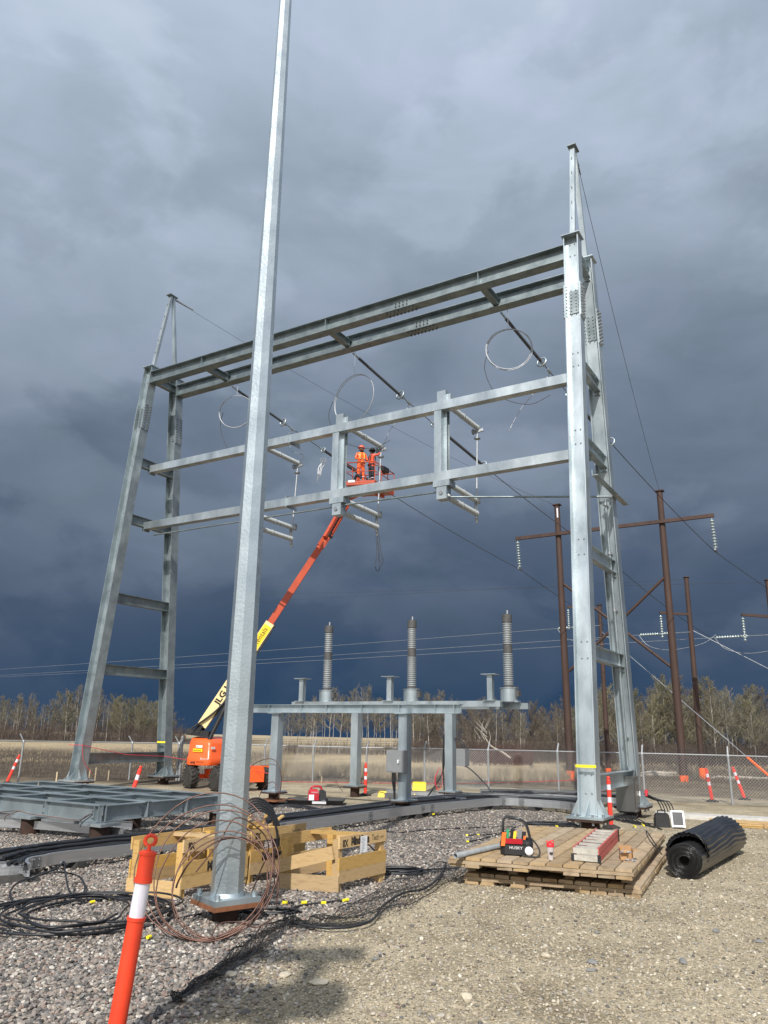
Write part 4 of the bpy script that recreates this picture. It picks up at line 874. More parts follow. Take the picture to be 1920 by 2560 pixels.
# ------------------------------------------------------------------ boom lift
LO = V3(-5.45, 29.0, 0)
def lift():
    t = thing('boom_lift', 'orange telescopic boom lift with its boom raised to the right behind the near mast', 'boom lift', LO)
    f = V3(.74, -.67, 0).normalized(); lat = V3(.80, .60, 0).normalized()
    def wheel(p, side):
        w = thing('wheel', None, None); w.parent = t; p = V3(*p) - LO; ax = lat * side
        r, hw = .405, .155; mb = MB(); prof = [(.25, -hw), (.34, -hw), (r - .02, -hw * .8), (r, -hw * .55), (r, hw * .55), (r - .02, hw * .8), (.34, hw), (.25, hw)]
        mb.lathe(p, ax, prof, 28)
        sd, u = basis(ax)
        for k in range(18):
            for s in (-1, 1):
                a = 2 * math.pi * (k + .5 * (s > 0)) / 18; q = p + (sd * math.cos(a) + u * math.sin(a)) * (r + .008); tg = (-sd * math.sin(a) + u * math.cos(a))
                mb.cbox(q + ax * s * hw * .5, ax * hw * .48 + tg * .03 * s, tg * .028, (sd * math.cos(a) + u * math.sin(a)) * .016)
        mb.build('tyre', M['rubber'], w)
        mb = MB(); mb.lathe(p, ax, [(.25, hw - .01), (.23, hw - .03), (.21, hw - .1), (.1, hw - .11), (.09, hw - .05), (.0, hw - .05)], 20); mb.lathe(p, -ax, [(.25, hw - .01), (.21, hw - .1), (.0, hw - .1)], 20)
        mb.build('rim', M['rim'], w)
    wl = [((-6.75, 29.1, .40), -1), ((-5.56, 27.95, .40), -1), ((-4.10, 28.95, .40), 1), ((-5.3, 30.1, .40), 1)]
    for p, s in wl: wheel(p, s)
    c = V3(-5.42, 29.02, 0) - LO
    mb = MB(); mb.cbox(c + V3(0, 0, .52), f * .85, lat * .36, V3(0, 0, .14)); mb.cbox(c + f * 1.05 + V3(0, 0, .5), f * .28, lat * .50, V3(0, 0, .2))
    for p, s in wl: p = V3(*p) - LO; q = c + f * ((p - c).dot(f)); mb.bar(V3(q.x, q.y, .40), p - lat * s * .16, .16, .15)
    mb.cbox(c + f * .9 + lat * .55 + V3(0, 0, .58), f * .16, lat * .34, V3(0, 0, .24))
    mb.build('chassis', M['lift_orange'], t)
    MB().cyl(c + V3(0, 0, .62), c + V3(0, 0, .86), .38, n=20).build('slew_ring', M['black_paint'], t)
    # hood: lofted outline
    a = V3(-.87, .49, 0); b_ = V3(.49, .87, 0); c0 = V3(-6.0, 28.42, 0) - LO
    def outline(z0, z1, ins, la, lb):
        out = []; A, B = la - ins, lb - ins
        def corner(px, py, s0):
            for k in range(4): an = s0 + k * math.pi / 6; out.append((px + .12 * math.cos(an), py + .12 * math.sin(an)))
        i = ins
        corner(A - .12, i + .12, -math.pi / 2); corner(A - .12, B - .12, 0); corner(i + .12, B - .12, math.pi / 2); corner(i + .12, i + .12, math.pi)
        return [c0 + a * p + b_ * q + V3(0, 0, z0 + (z1 - z0) * min(1, max(0, (p) / la))) for p, q in out]
    LA, LB = 1.10, 1.75; secs = [outline(.80, .80, .02, LA, LB), outline(.83, .83, 0, LA, LB), outline(1.06, 1.06, 0, LA, LB), outline(1.09, 1.09, .02, LA, LB), outline(1.5, 1.58, .04, LA, LB), outline(1.60, 1.72, .08, LA, LB), outline(1.68, 1.80, .2, LA, LB)]
    vs = [p for s in secs for p in s]; n = 16; mb = MB()
    mb.add(vs, [(i * n + k, i * n + (k + 1) % n, (i + 1) * n + (k + 1) % n, (i + 1) * n + k) for i in range(len(secs) - 1) for k in range(n)], True)
    mb.add(vs, [tuple(range(n))[::-1], tuple(range((len(secs) - 1) * n, len(secs) * n))]); hood = mb.build('hood', M['lift_orange'], t)
    nrm = (-b_).normalized()   # outward normal of the long left face
    xd = -a                   # text runs from the far left end towards the corner
    def lab(p, z, w, h, m, name): q = c0 + a * p + nrm * .004 + V3(0, 0, z); return MB().cbox(q, a * w / 2, V3(0, 0, h / 2), nrm * .004).build(name, M[m], hood)
    ff = lambda z: .03
    lab(.50, 1.46 - .02, .30, .085, 'white_paint', 'white_label'); lab(.56, 1.31, .44, .115, 'yellow', 'yellow_label'); lab(.42, .92, .36, .02, 'black_paint', 'stripe')
    text_obj('HercRentals', .085, c0 + a * .75 + V3(0, 0, 1.28) + nrm * .012, xd, (0, 0, 1), M['ink'], hood, squash=.85)
    text_obj('460SJ', .10, c0 + a * .86 + V3(0, 0, .86) + nrm * .006, xd, (0, 0, 1), M['ink'], hood, bold=.004)
    text_obj('JLG', .05, c0 + a * .62 + V3(0, 0, 1.42) + nrm * .012, xd, (0, 0, 1), M['ink'], hood); text_obj('Boom Lift', .10, c0 + a * .42 + V3(0, 0, 1.0) + nrm * .006, xd, (0, 0, 1), M['white_paint'], hood, shear=.3)
    q = c0 + b_ * .16 + V3(0, 0, 1.40); MB().cbox(q - a * .004, b_ * .1, V3(0, 0, .04), a * .004).build('white_label', M['white_paint'], hood)
    # boom
    pv = V3(-6.5, 28.9, 2.06) - LO; be = at(675.7, 1558, 29.1) - LO; jt = at(820, 1338, 29.3) - LO; tp = at(873, 1245, 30.7) - LO
    d = (be - pv).normalized(); sd, u = basis(d)          # sd faces the camera, u is the boom's upper side
    mb = MB(); mb.bar(V3(-6.95, 29.1, 1.93) - LO, V3(-6.1, 28.85, 1.86) - LO, .34, .2); mb.cyl(V3(-6.88, 28.85, 1.95) - LO, V3(-6.88, 29.3, 1.95) - LO, .13, n=14); mb.bar(V3(-6.6, 28.95, 1.9) - LO, pv + d * .15, .3, .2); mb.build('turret_bracket', M['black_paint'], t)
    base = MB().bar(pv + d * .1, be, .26, .34).build('base_boom', M['cream'], t)
    MB().cbox(be - d * .85 + sd * .133, d * .72, u * .15, sd * .003).build('yellow_decal', M['yellow'], base)
    text_obj('HercRentals', .27, be - d * 1.53 + sd * .137 - u * .07, d, u, M['ink'], base, squash=.96)
    L_ = (be - pv).length
    text_obj('JLG LIFT', .30, pv + d * 1.02 + sd * .131 - u * .10, d, u, M['ink'], base, bold=.012, squash=1.15)
    mb = MB().bar(be - d * .12 - u * .19, be + d * .03 - u * .19, .2, .06); mb.bar(pv + d * .6 - u * .21, be - d * .2 - u * .2, .22, .07); mb.build('underside_channel', M['black_paint'], base)
    MB().bar(be, jt, .19, .24).build('fly_boom', M['boom_red'], t)
    d2 = (tp - jt).normalized(); s2, u2 = basis(d2)
    mb = MB(); mb.bar(jt - d2 * .25 + u2 * .10, tp + u2 * .12, .13, .12); mb.bar(jt - u2 * .14, tp - u2 * .14, .13, .09); mb.bar(jt - d * .55, jt + d2 * .1, .23, .3); jb = mb.build('jib', M['boom_red'], t)
    mb = MB().cyl(jt + d2 * .1 - u2 * .02, tp - d2 * .35 - u2 * .02, .05, n=8); mb.cyl(jt - s2 * .14 - u2 * .03, jt + s2 * .14 - u2 * .03, .12, n=10); mb.build('jib_cylinder', M['black_paint'], jb)
    MB().cyl(V3(-6.13, 28.75, 1.65) - LO, pv + d * 2.0 - u * .2, .075, n=10).build('lift_cylinder', M['black_paint'], t)
    mb = MB().tube(spline([pv + V3(-.25, -.2, .02), pv + d * .35 + sd * .2 + u * .02, pv + d * .9 + sd * .18 - u * .16, pv + d * 1.5 - u * .22], 6), .035, 6); mb.build('hose', M['black_paint'], t)
    # basket
    FZ, RZ = 12.17, 13.08
    nl, nr, fr, fl = [V3(*p) - LO for p in ((-1.68, 31.1, 0), (-.42, 30.85, 0), (.42, 32.45, 0), (-.84, 32.7, 0))]
    C4 = [nl, nr, fr, fl]; bk = thing('basket', None, None); bk.parent = t
    zz = V3(0, 0, 1)
    mb = MB(); mb.hexa([p + zz * (FZ - .09) for p in C4] + [p + zz * FZ for p in C4]); mb.build('floor', M['boom_red'], bk)
    mb = MB()
    for z, r in ((RZ, .026), (FZ + .5, .018)): mb.tube([p + zz * z for p in C4], r, 6, closed=True)
    for i in range(4):
        p, q = C4[i], C4[(i + 1) % 4]
        for s in (0, .5) if i % 2 == 0 else (0, .33, .66): mb.cyl(p.lerp(q, s) + zz * FZ, p.lerp(q, s) + zz * RZ, .019, n=6)
        mb.bar(p + zz * (FZ + .04), q + zz * (FZ + .04), .01, .09)
    mb.build('guard_rail', M['boom_red'], bk)
    mb = MB(); q = (nr + fr) / 2; mb.cbox(q.lerp(nr, .1) + zz * (RZ - .13), V3(.12, .2, 0), V3(.12, -.08, 0), zz * .1); mb.build('control_panel', M['black_plastic'], bk)
    MB().cbox(nl.lerp(nr, .22) + zz * (FZ + .07) - V3(0, .012, 0), V3(.14, -.03, 0), zz * .05, V3(0, .004, 0)).build('white_label', M['white_paint'], bk)
    mb = MB(); cc = (nl + nr + fr + fl) / 4; mb.bar(tp, V3(cc.x - .25, cc.y - .3, FZ - .25), .2, .2); mb.cyl(V3(cc.x - .25, cc.y - .3, FZ - .45), V3(cc.x - .25, cc.y - .3, FZ - .14), .1, n=10); mb.bar(V3(cc.x - .4, cc.y - .5, FZ - .2), V3(cc.x + .6, cc.y + .55, FZ - .2), .12, .12); mb.build('basket_mount', M['boom_red'], bk)
    mb = MB().tube(spline([nl.lerp(nr, .55) + zz * (FZ + .2), nl.lerp(nr, .4) + zz * (FZ + .35), nl.lerp(nr, .3) + V3(0, .1, FZ + .1)], 5), .06, 6); mb.build('tool_pouch', M['navy'], bk)
    return FZ
FZ = lift()

def skin_mesh(verts, edges, radii, root=0, sub=1):
    me = bpy.data.meshes.new('body'); me.from_pydata(verts, edges, []); o = bpy.data.objects.new('body', me); COL.objects.link(o)
    sk = o.modifiers.new('skin', 'SKIN'); sk.use_smooth_shade = True
    for i, r in enumerate(radii):
        d = me.skin_vertices[0].data[i]; d.radius = (r if hasattr(r, '__len__') else (r, r)); d.use_root = (i == root)
    su = o.modifiers.new('sub', 'SUBSURF'); su.levels = sub; su.render_levels = sub
    dg = bpy.context.evaluated_depsgraph_get(); out = bpy.data.meshes.new_from_object(o.evaluated_get(dg)); bpy.data.objects.remove(o); return out
def person(label, p, yaw, sh, arms, upper, lower, H=1.0, hat='hat_red', lookup=0.0, dark_head=False, vest=None):
    t = thing('person', label, 'person', p, yaw, 'workers in the lift basket')
    J = []; E_ = []; Rr = []
    def a(x, y, z, r, par=None):
        J.append((x * H, y * H, z * H)); Rr.append(r if hasattr(r, '__len__') else (r, r)); i = len(J) - 1
        if par is not None: E_.append((par, i))
        return i
    pel = a(0, 0, .93, (.155, .115)); sp = a(0, .0, 1.12, (.15, .11), pel); ch = a(0, .0, 1.32, (.175, .125), sp); nk = a(0, 0, 1.47, (.062, .062), ch)
    hy = -.03; hd = a(0, hy, 1.585, (.085, .10), nk); a(0, hy + .012 + lookup * .05, 1.69, (.072, .085), hd)
    hands = []
    for s in (-1, 1):
        e, w, fdir = arms[0 if s < 0 else 1]
        s0 = a(.185 * s, 0, 1.40, .068, ch); e0 = a(*e, .048, s0); w0 = a(*w, .034, e0); w_ = Vector(w); fd = Vector(fdir).normalized(); pm = w_ + fd * .075; p0 = a(*pm, (.042, .022), w0); hands += [pm, w_]
        side = fd.cross(V3(0, 0, 1)); side = side.normalized() if side.length > .1 else V3(1, 0, 0)
        for k, ln in enumerate((.06, .075, .08, .068)):
            q = pm + fd * .03 + side * (.03 - .02 * k); f1 = a(*q, .0095, p0); q2 = q + fd * ln * .55 + V3(0, 0, -.012); f2 = a(*q2, .009, f1); a(*(q2 + fd * ln * .35 + V3(0, 0, -.03)), .008, f2); hands += [q, q2, q2 + fd * .03]
        q = w_ + fd * .04 + side * .04; th = a(*q, .011, w0); a(*(q + side * .02 + fd * .035), .0095, th); hands += [q, q + side * .02 + fd * .035]
    for s in (-1, 1):
        h_ = a(.095 * s, 0, .86, (.098, .098), pel); k_ = a(.115 * s, -.015, .48, .068, h_); an = a(.125 * s, .02, .10, .052, k_); a(.14 * s, -.13, .05, (.048, .035), an)
    me = skin_mesh(J, E_, Rr); hv = [Vector(h) * H for h in hands]
    names = [upper, lower, 'skin', 'boot', 'beard']
    for m in names: me.materials.append(M[m])
    for po in me.polygons:
        c = po.center; i = 0
        if c.z < .13 * H: i = 3
        elif c.z < .95 * H and abs(c.x) < .32: i = 1
        if c.z > 1.50 * H and abs(c.x) < .14: i = 4 if (dark_head or (c.z < 1.57 * H and c.y < hy * H)) else 2
        if min((c - h).length for h in hv) < .045: i = 2
        po.material_index = i
    body = bpy.data.objects.new('body', me); COL.objects.link(body); body.parent = t
    hz = 1.665 * H; mb = MB().lathe((0, hy, hz), (0, lookup * .3, 1), [(.128, 0), (.125, .05), (.10, .095), (.06, .125), (0, .135)], 16); mb.lathe((0, hy, hz - .004), (0, lookup * .3, 1), [(.165, 0), (.17, .008), (.125, .02)], 20)
    mb.build('hard_hat', M[hat], t)
    mb = MB(); mb.cbox((0, hy - .098, 1.625 * H), (.062, 0, 0), (0, .012, 0), (0, 0, .018)); mb.build('safety_glasses', M['black_paint'], t)
    mb = MB(); mb.lathe((0, hy - .10, 1.585 * H), (0, -1, .2), [(.018, 0), (.014, .018), (0, .03)], 8)
    mb.build('nose', M['beard' if dark_head else 'skin'], t)
    for s in (-1, 1): MB().lathe((.088 * s, hy + .01, 1.60 * H), (s, .2, 0), [(.026, 0), (.024, .012), (.0, .016)], 8).build('ear', M['beard' if dark_head else 'skin'], t)
    if not dark_head:
        mb = MB().tube([V3(math.sin(x) * .102, hy - math.cos(x) * .085 + .02, 1.52 * H + .02 * math.cos(x * 2)) for x in np.linspace(1.2, 5.1, 12)], .03, 6); mb.build('scarf', M['scarf_blue'], t)
    mb = MB()
    for s in (-1, 1): mb.tube(spline([(.10 * s, -.135, 1.10 * H), (.095 * s, -.145, 1.3 * H), (.085 * s, -.07, 1.445 * H), (.09 * s, .07, 1.42 * H), (.10 * s, .13, 1.2 * H)], 5), .022, 5)
    mb.tube([(math.cos(x) * .185, math.sin(x) * .145, 1.0 * H) for x in np.linspace(0, 6.28, 18)[:-1]], .024, 5, closed=True)
    mb.build('harness', M['hi_vis' if not dark_head else 'black_plastic'], t)
    mb = MB()
    for s in (-1, 1): mb.tube([(.117 * s + math.cos(x) * .076, math.sin(x) * .076 + .0, .36 * H) for x in np.linspace(0, 6.28, 12)[:-1]], .016, 5, closed=True)
    mb.build('leg_band', M['reflective'], t)
    return t
person('worker in orange coveralls, blue scarf and red hard hat, hands at the basket rail', (-1.03, 31.32, FZ), R(22), 0,
       [((-.27, -.06, 1.14), (-.12, -.27, 1.08), (.8, -.6, .1)), ((.28, -.03, 1.13), (.10, -.27, 1.07), (-.7, -.7, 0))], 'lift_orange', 'lift_orange')
person('worker with black face covering, orange top and navy trousers reaching up to the hanging rod', (-.58, 31.55, FZ), R(120), 0,
       [((-.25, -.18, 1.42), (-.12, -.36, 1.62), (.2, -.3, 1)), ((.27, -.12, 1.2), (.22, -.36, 1.12), (0, -1, .1))], 'hat_red', 'navy', 1.0, 'beard', .4, True)
t = thing('hanging_rope', 'thin dark ropes hanging in a loop below the middle switch', 'rope', GL(-8.38, 2.2, 8.7), PHI)
for dx, L_ in ((0, 1.25), (.12, 1.05)):
    MB().tube(spline([(dx * .3, 0, 0), (dx + .02, .05, -.6), (dx - .05, .08, -L_ + .15), (dx + .06, .1, -L_), (dx + .13, .1, -L_ + .2), (dx + .1, .05, -.7), (dx * .6 + .05, 0, 0)], 5), .011, 4).build('rope_strand', M['wire_dark'], t)
t = thing('rope_tangle', 'pale knotted rope hung on the left conductor near its grading ring', 'rope', at(808, 1150, 29.5), 0)
mb = MB(); r = random.Random(4)
for k in range(5): mb.tube(spline([(0, 0, 0), (r.uniform(-.1, .1), 0, -.15), (r.uniform(-.2, .0), .02, -.35), (r.uniform(-.25, -.05), 0, -.5 - .12 * k)], 5), .013, 4)
mb.tube([(math.cos(x) * .12, .02, math.sin(x) * .09) for x in np.linspace(0, 6.28, 14)[:-1]], .016, 5, closed=True); mb.build('rope_strand', M['white_paint'], t)

# ------------------------------------------------------------------ pine crates
def crate(F, label, a, b, h, marks, seed, diag=True, lean_top=True, slats=None):
    r = random.Random(seed); t = thing('wooden_crate', label, 'crate', (F.x, F.y, 0), 0, 'open pine crates'); a, b = V3(*a), V3(*b); A, B = a.length, b.length; ua, ub = a.normalized(), b.normalized(); z = V3(0, 0, 1)
    def bd(p0, p1, w, th, sd_):    # board between two points: height w, thickness th along sd_
        j = r.uniform(-.004, .004); p0, p1 = Vector(p0), Vector(p1); d = (p1 - p0).normalized()
        mb = MB().cbox((p0 + p1) / 2 + z * j, (p1 - p0) / 2 * (1 + r.uniform(-.004, .006)), sd_ * th / 2, sd_.cross(d).normalized() * w / 2); return mb.build('board', M['pine'], t)
    P = .085
    for i, (s, q) in enumerate(((0, 0), (1, 0), (0, 1), (1, 1))):
        o = ua * (P / 2 + .001 + s * (A - P - .002)) + ub * (P / 2 + .001 + q * (B - P - .002)); MB().cbox(o + z * (h / 2 - .02), ua * P / 2, ub * P / 2, z * (h / 2 - .02)).build('corner_post', M['pine'], t)
    for s, off in ((0, -.013), (1, A + .013)):
        for zc, w in ((h - .075, .155), (.352, .158), (.192, .155)):
            o = bd(ua * off + ub * (-.012) + z * zc, ua * off + ub * (B + .012) + z * zc, w, .024, ua)
    bd(ua * (-.025) - ub * .013 + z * .105, ua * (A + .03) - ub * .013 + z * .105, .20, .024, ub)
    bd(ua * (-.005) + ub * (B + .013) + z * .12, ua * (A + .03) + ub * (B + .013) + z * .12, .17, .024, ub)
    bd(ua * (0) + ub * (B + .013) + z * (h - .12), ua * A + ub * (B + .013) + z * (h - .12), .12, .024, ub)
    MB().cbox(ua * A / 2 + ub * B * .62 + z * (h - .03), ua * A / 2, ub * .06, z * .02).build('board', M['pine'], t)
    if diag == 'front': bd(ua * (A * 1.0) - ub * .04 + z * .30, ua * .05 - ub * .045 + z * .50, .17, .025, ub)
    elif diag: bd(ua * A * .55 + ub * .5 + z * .2, ua * .1 + ub * .25 + z * .66, .09, .02, ub)
    xd, nrm = ub, -ua       # the long face towards the right
    for txt, s_, x, zc, bold, sq, m in marks: text_obj(txt, s_, -ua * .027 + ub * x + z * zc, ub, z, M[m], t, bold=bold, squash=sq, off=0.0)
    return t
a, b = (-.70, .20, 0), (.66, .98, 0)
cl = crate(gp(*(447, 2249)), 'pine crate behind the mast with MindCore lettering, leftmost of the three', a, b, .70, [('IIX', .11, .06, .58, .006, .8, 'ink'), ('MindCore', .15, .42, .29, .010, .8, 'ink')], 1)
cm = crate(gp(620, 2211), 'pine crate holding coiled black cable, between the other two', a, b, .70, [('IIX', .11, .06, .58, .006, .8, 'ink'), ('MindCore', .15, .22, .29, .010, .8, 'ink'), ('Tech.com', .06, .85, .60, .0, .8, 'ink')], 2)
cr_ = crate(gp(843, 2233), 'pine crate with paper sheet and loose slanted front plank, rightmost of the three', (-.79, .20, 0), (.62, .87, 0), .70, [('IIX', .12, .05, .565, .005, .8, 'ink'), ('MindCore', .14, .24, .575, .010, .72, 'ink'), ('Tech', .11, .72, .585, .0, .8, 'ink'), ('.com', .06, .92, .60, .0, .8, 'ink')], 3, 'front')
ub = V3(.62, .87, 0).normalized(); ua = V3(-.79, .20, 0).normalized(); o = gp(843, 2233); o = V3(o.x, o.y, 0)
t = thing('paper_sheet', 'white printed paper sheet stapled over lettering on the right crate', 'paper', o)
MB().cbox(-ua * .034 + ub * .52 + V3(0, 0, .56), ub * .075, V3(0, 0, .105), ua * .0015).build('sheet', M['paper'], t)
mb = MB(); r = random.Random(5)
for k in range(9): mb.cbox(-ua * .0365 + ub * (.50 + r.uniform(-.02, .01)) + V3(0, 0, .64 - .02 * k), ub * r.uniform(.025, .045), V3(0, 0, .0025), ua * .0005)
mb.build('print_lines', M['grey_box'], t, kind='stuff')

# ------------------------------------------------------------------ cables on the ground
def coil(u, v, rx, ry, turns, rad, name, label, seed, z=.02, m='cable', tails=(), tapes=(), wob_=.08, px=None):
    c = gp(u, v); r = random.Random(seed); t = thing(name, label, 'cable', (c.x, c.y, 0)); pts = []
    for k in range(turns * 12):
        a_ = k / 12 * 2 * math.pi; tr = 1 + wob_ * math.sin(a_ * .37 + seed) + r.uniform(-.5, .5) * wob_ - .25 * (k / (turns * 12)) * r.random()
        pts.append(V3(math.cos(a_) * rx * tr + wob_ * rx * math.sin(a_ * .21), math.sin(a_) * ry * tr, z + .012 * (k // 12) + r.uniform(0, .012)))
    MB().tube(spline(pts, 4), rad, 6).build('cable_loop', M[m], t)
    for tl in tails: MB().tube(spline([gp(x, y, zz) - V3(c.x, c.y, 0) for x, y, zz in tl], 8), rad, 6).build('cable_tail', M[m], t)
    for x, y, x2, y2 in tapes: p, q = gp(x, y, .028) - V3(c.x, c.y, 0), gp(x2, y2, .028) - V3(c.x, c.y, 0); MB().cyl(p, q, rad * 1.5, n=8).build('yellow_tape', M['tape_yellow'], t)
    return t
coil(200, 2292, .92, .92, 7, .0125, 'cable_coil', 'large loose black cable coil on the grey stone behind the orange post', 1, tails=[
    [(150, 2232, .05), (60, 2270, .03), (25, 2240, .05), (40, 2210, .1), (75, 2195, .2), (140, 2172, .28), (160, 2155, .32), (163, 2180, .25), (175, 2230, .08), (210, 2255, .03)],
    [(90, 2190, .15), (140, 2180, .2), (195, 2190, .12), (212, 2220, .05), (190, 2250, .03), (120, 2270, .02)],
    [(340, 2300, .02), (420, 2300, .02), (500, 2285, .02), (560, 2278, .02), (640, 2262, .02), (700, 2258, .02)], [(180, 2262, .02), (225, 2255, .02), (282, 2243, .02)], [(300, 2350, .02), (350, 2348, .02), (374, 2342, .02)]],
    wob_=.17, tapes=[(226, 2256, 236, 2254), (274, 2246, 284, 2243), (368, 2344, 376, 2341)])
coil(665, 2284, .38, .12, 2, .0135, 'cable_loop_end', 'small black cable loop lying beside the mast pile', 2, tails=[[(600, 2270, .02), (680, 2256, .02), (760, 2256, .02)]], tapes=[(706, 2257, 718, 2256), (754, 2257, 766, 2256)])
t = thing('looped_cable', 'long black cable looping over the netting with yellow tape bands', 'cable', gp(720, 2300))
o = V3(*t.location)
MB().tube(spline([gp(x, y, z) - o for x, y, z in ((868, 2250, .02), (800, 2258, .02), (745, 2266, .02), (715, 2282, .02), (722, 2303, .03), (790, 2318, .05), (870, 2318, .05), (930, 2300, .06), (960, 2262, .06), (1010, 2232, .06), (1060, 2222, .06), (1095, 2195, .06), (1115, 2158, .06))], 8), .0145, 6).build('cable_run', M['cable'], t)
for x, y, x2, y2 in ((803, 2258, 814, 2257), (858, 2252, 870, 2249)): MB().cyl(gp(x, y, .022) - o, gp(x2, y2, .022) - o, .021, n=8).build('yellow_tape', M['tape_yellow'], t)
coil(990, 2185, .42, .22, 5, .0125, 'cable_coil', 'black cable coil lying just right of the paper-marked crate', 4, wob_=.05, tails=[[(1035, 2176, .03), (1100, 2172, .03), (1145, 2170, .03)], [(960, 2175, .02), (1010, 2178, .02), (1090, 2180, .02)], [(912, 2103, .5), (925, 2115, .35), (940, 2130, .25)]], tapes=[(1033, 2176, 1041, 2175)])
coil(1380, 2066, .62, .16, 6, .013, 'cable_coil', 'neat black cable coil in front of the right tower base', 5, wob_=.05, tails=[[(1410, 2060, .05), (1425, 2045, .15), (1440, 2035, .3), (1447, 2050, .2), (1460, 2062, .03)]], tapes=[(1386, 2064, 1394, 2066)])
t = thing('thin_cable', 'thin black cable snaking across grey stone from the right crate to the tool bag', 'cable', gp(1100, 2080)); o = V3(*t.location)
MB().tube(spline([gp(x, y, .015) - o for x, y in ((960, 2077), (1005, 2081), (1060, 2075), (1140, 2071), (1215, 2068), (1262, 2066), (1290, 2068))], 6), .011, 5).build('cable_run', M['cable'], t)
MB().tube(spline([gp(x, y, .015) - o for x, y in ((1163, 2088), (1200, 2087), (1240, 2084), (1265, 2079), (1300, 2078))], 6), .012, 5).build('cable_run', M['cable'], t)
MB().tube(spline([gp(x, y, .015) - o for x, y in ((1168, 2104), (1200, 2098), (1230, 2090), (1262, 2082))], 6), .012, 5).build('cable_run', M['cable'], t)
for x, y in ((1164, 2088), (1192, 2087), (1166, 2104)): MB().cyl(gp(x, y, .016) - o, gp(x + 6, y, .016) - o, .02, n=6).build('yellow_tape', M['tape_yellow'], t)
t = thing('ground_cables', 'bundle of black cables on the gravel beside the drip tray', 'cable', gp(760, 2018)); o = V3(*t.location)
for k in range(4): MB().tube(spline([gp(x, y + k * 2.2, .02) - o for x, y in ((670, 2013), (700, 2010), (760, 2014), (800, 2022), (850, 2027), (890, 2030))], 5), .018, 5).build('cable_run', M['cable'], t)
MB().tube(spline([gp(x, y, .02) - o for x, y in ((612, 2008), (640, 2012), (672, 2014), (690, 2009), (745, 2007))], 5), .014, 5).build('cable_run', M['cable'], t)
for x, y in ((612, 2008), (732, 2007)): MB().cyl(gp(x, y, .025) - o, gp(x + 7, y, .025) - o, .025, n=6).build('yellow_tape', M['tape_yellow'], t)
t = thing('cable_hank', 'upright hank of thick black cable standing in the middle crate', 'cable', (gp(620, 2211).x, gp(620, 2211).y, 0)); r = random.Random(8); o = gp(620, 2211)
ubm = V3(.66, .98, 0).normalized(); uam = V3(-.7, .2, 0).normalized()
for k in range(6):
    c = uam * (.12 + .085 * k) + ubm * (.30 + .10 * k); R0 = .30 + .035 * (k % 3); xx = (ubm * .72 - uam * .7).normalized()
    MB().tube([c + xx * math.cos(q) * R0 + V3(0, 0, .52 + math.sin(q) * (.42 + .025 * k)) for q in np.linspace(-.5, 3.5, 26)], .0165, 7).build('cable_loop', M['cable'], t)
t = thing('plank_scraps', 'broken pine slats sticking out of the middle crate', 'wood scrap', o)
for p0, p1 in (((-.32, .4, .55), (-.1, .62, .84)), ((-.05, .85, .5), (.12, .95, .92)), ((.05, .8, .6), (.32, 1.05, .8)), ((-.3, .3, .3), (.05, .3, .62))): MB().bar(V3(*p0), V3(*p1), .07, .02).build('slat', M['pine'], t)

# copper earth wire looped round the mast foot
t = thing('copper_wire_coil', 'big tangled loops of brown copper wire leaning on the mast foot', 'wire coil', (MAST.x, MAST.y, 0)); r = random.Random(11)
for k in range(6):
    D = (1.42, 1.36, 1.10, 1.22, 1.5, 1.02, 1.3)[k]; cx = .60 - .49 * D + r.uniform(-.05, .04); y0, y1 = -1.02 + r.uniform(-.05, .1), -.24 - .02 * k
    nrm = V3(0, 1, 0); up_ = V3(0, y1 - y0, 1.30 if k < 4 else 1.38).normalized(); c = V3(cx, (y0 + y1) / 2, .02 + D * up_.z / 2)
    MB().tube([c + V3(1, 0, 0) * math.cos(q) * D * .49 * (1 + .03 * math.sin(3 * q + k)) + up_ * math.sin(q) * D / 2 + V3(0, .03 * math.sin(2 * q + k), 0) for q in np.linspace(0, 6.283, 40)[:-1]], .0075, 5, closed=True).build('wire_loop', M['copper'], t)
def mw(u, v, y): return at(u, v, y - .38) - V3(MAST.x, MAST.y, 0)
MB().tube(spline([mw(490, 2180, 9.4), mw(545, 2110, 9.6), mw(590, 2045, 9.75), mw(650, 2075, 9.8), mw(672, 2120, 9.8), mw(650, 2180, 9.9), mw(630, 2230, 10.2)], 8), .008, 5).build('wire_loop', M['copper'], t)
MB().tube(spline([mw(530, 2340, 9.0), mw(548, 2310, 9.1), mw(600, 2305, 9.2), mw(640, 2318, 9.1), mw(690, 2290, 9.2)], 8), .0075, 5).build('wire_loop', M['copper'], t)
MB().tube(spline([mw(440, 2220, 9.5), mw(450, 2195, 9.5), mw(480, 2150, 9.5), mw(540, 2105, 9.6), mw(600, 2095, 9.7), mw(660, 2120, 9.7), mw(695, 2190, 9.6), mw(690, 2260, 9.4)], 8), .011, 6).build('wire_loop', M['copper'], t)

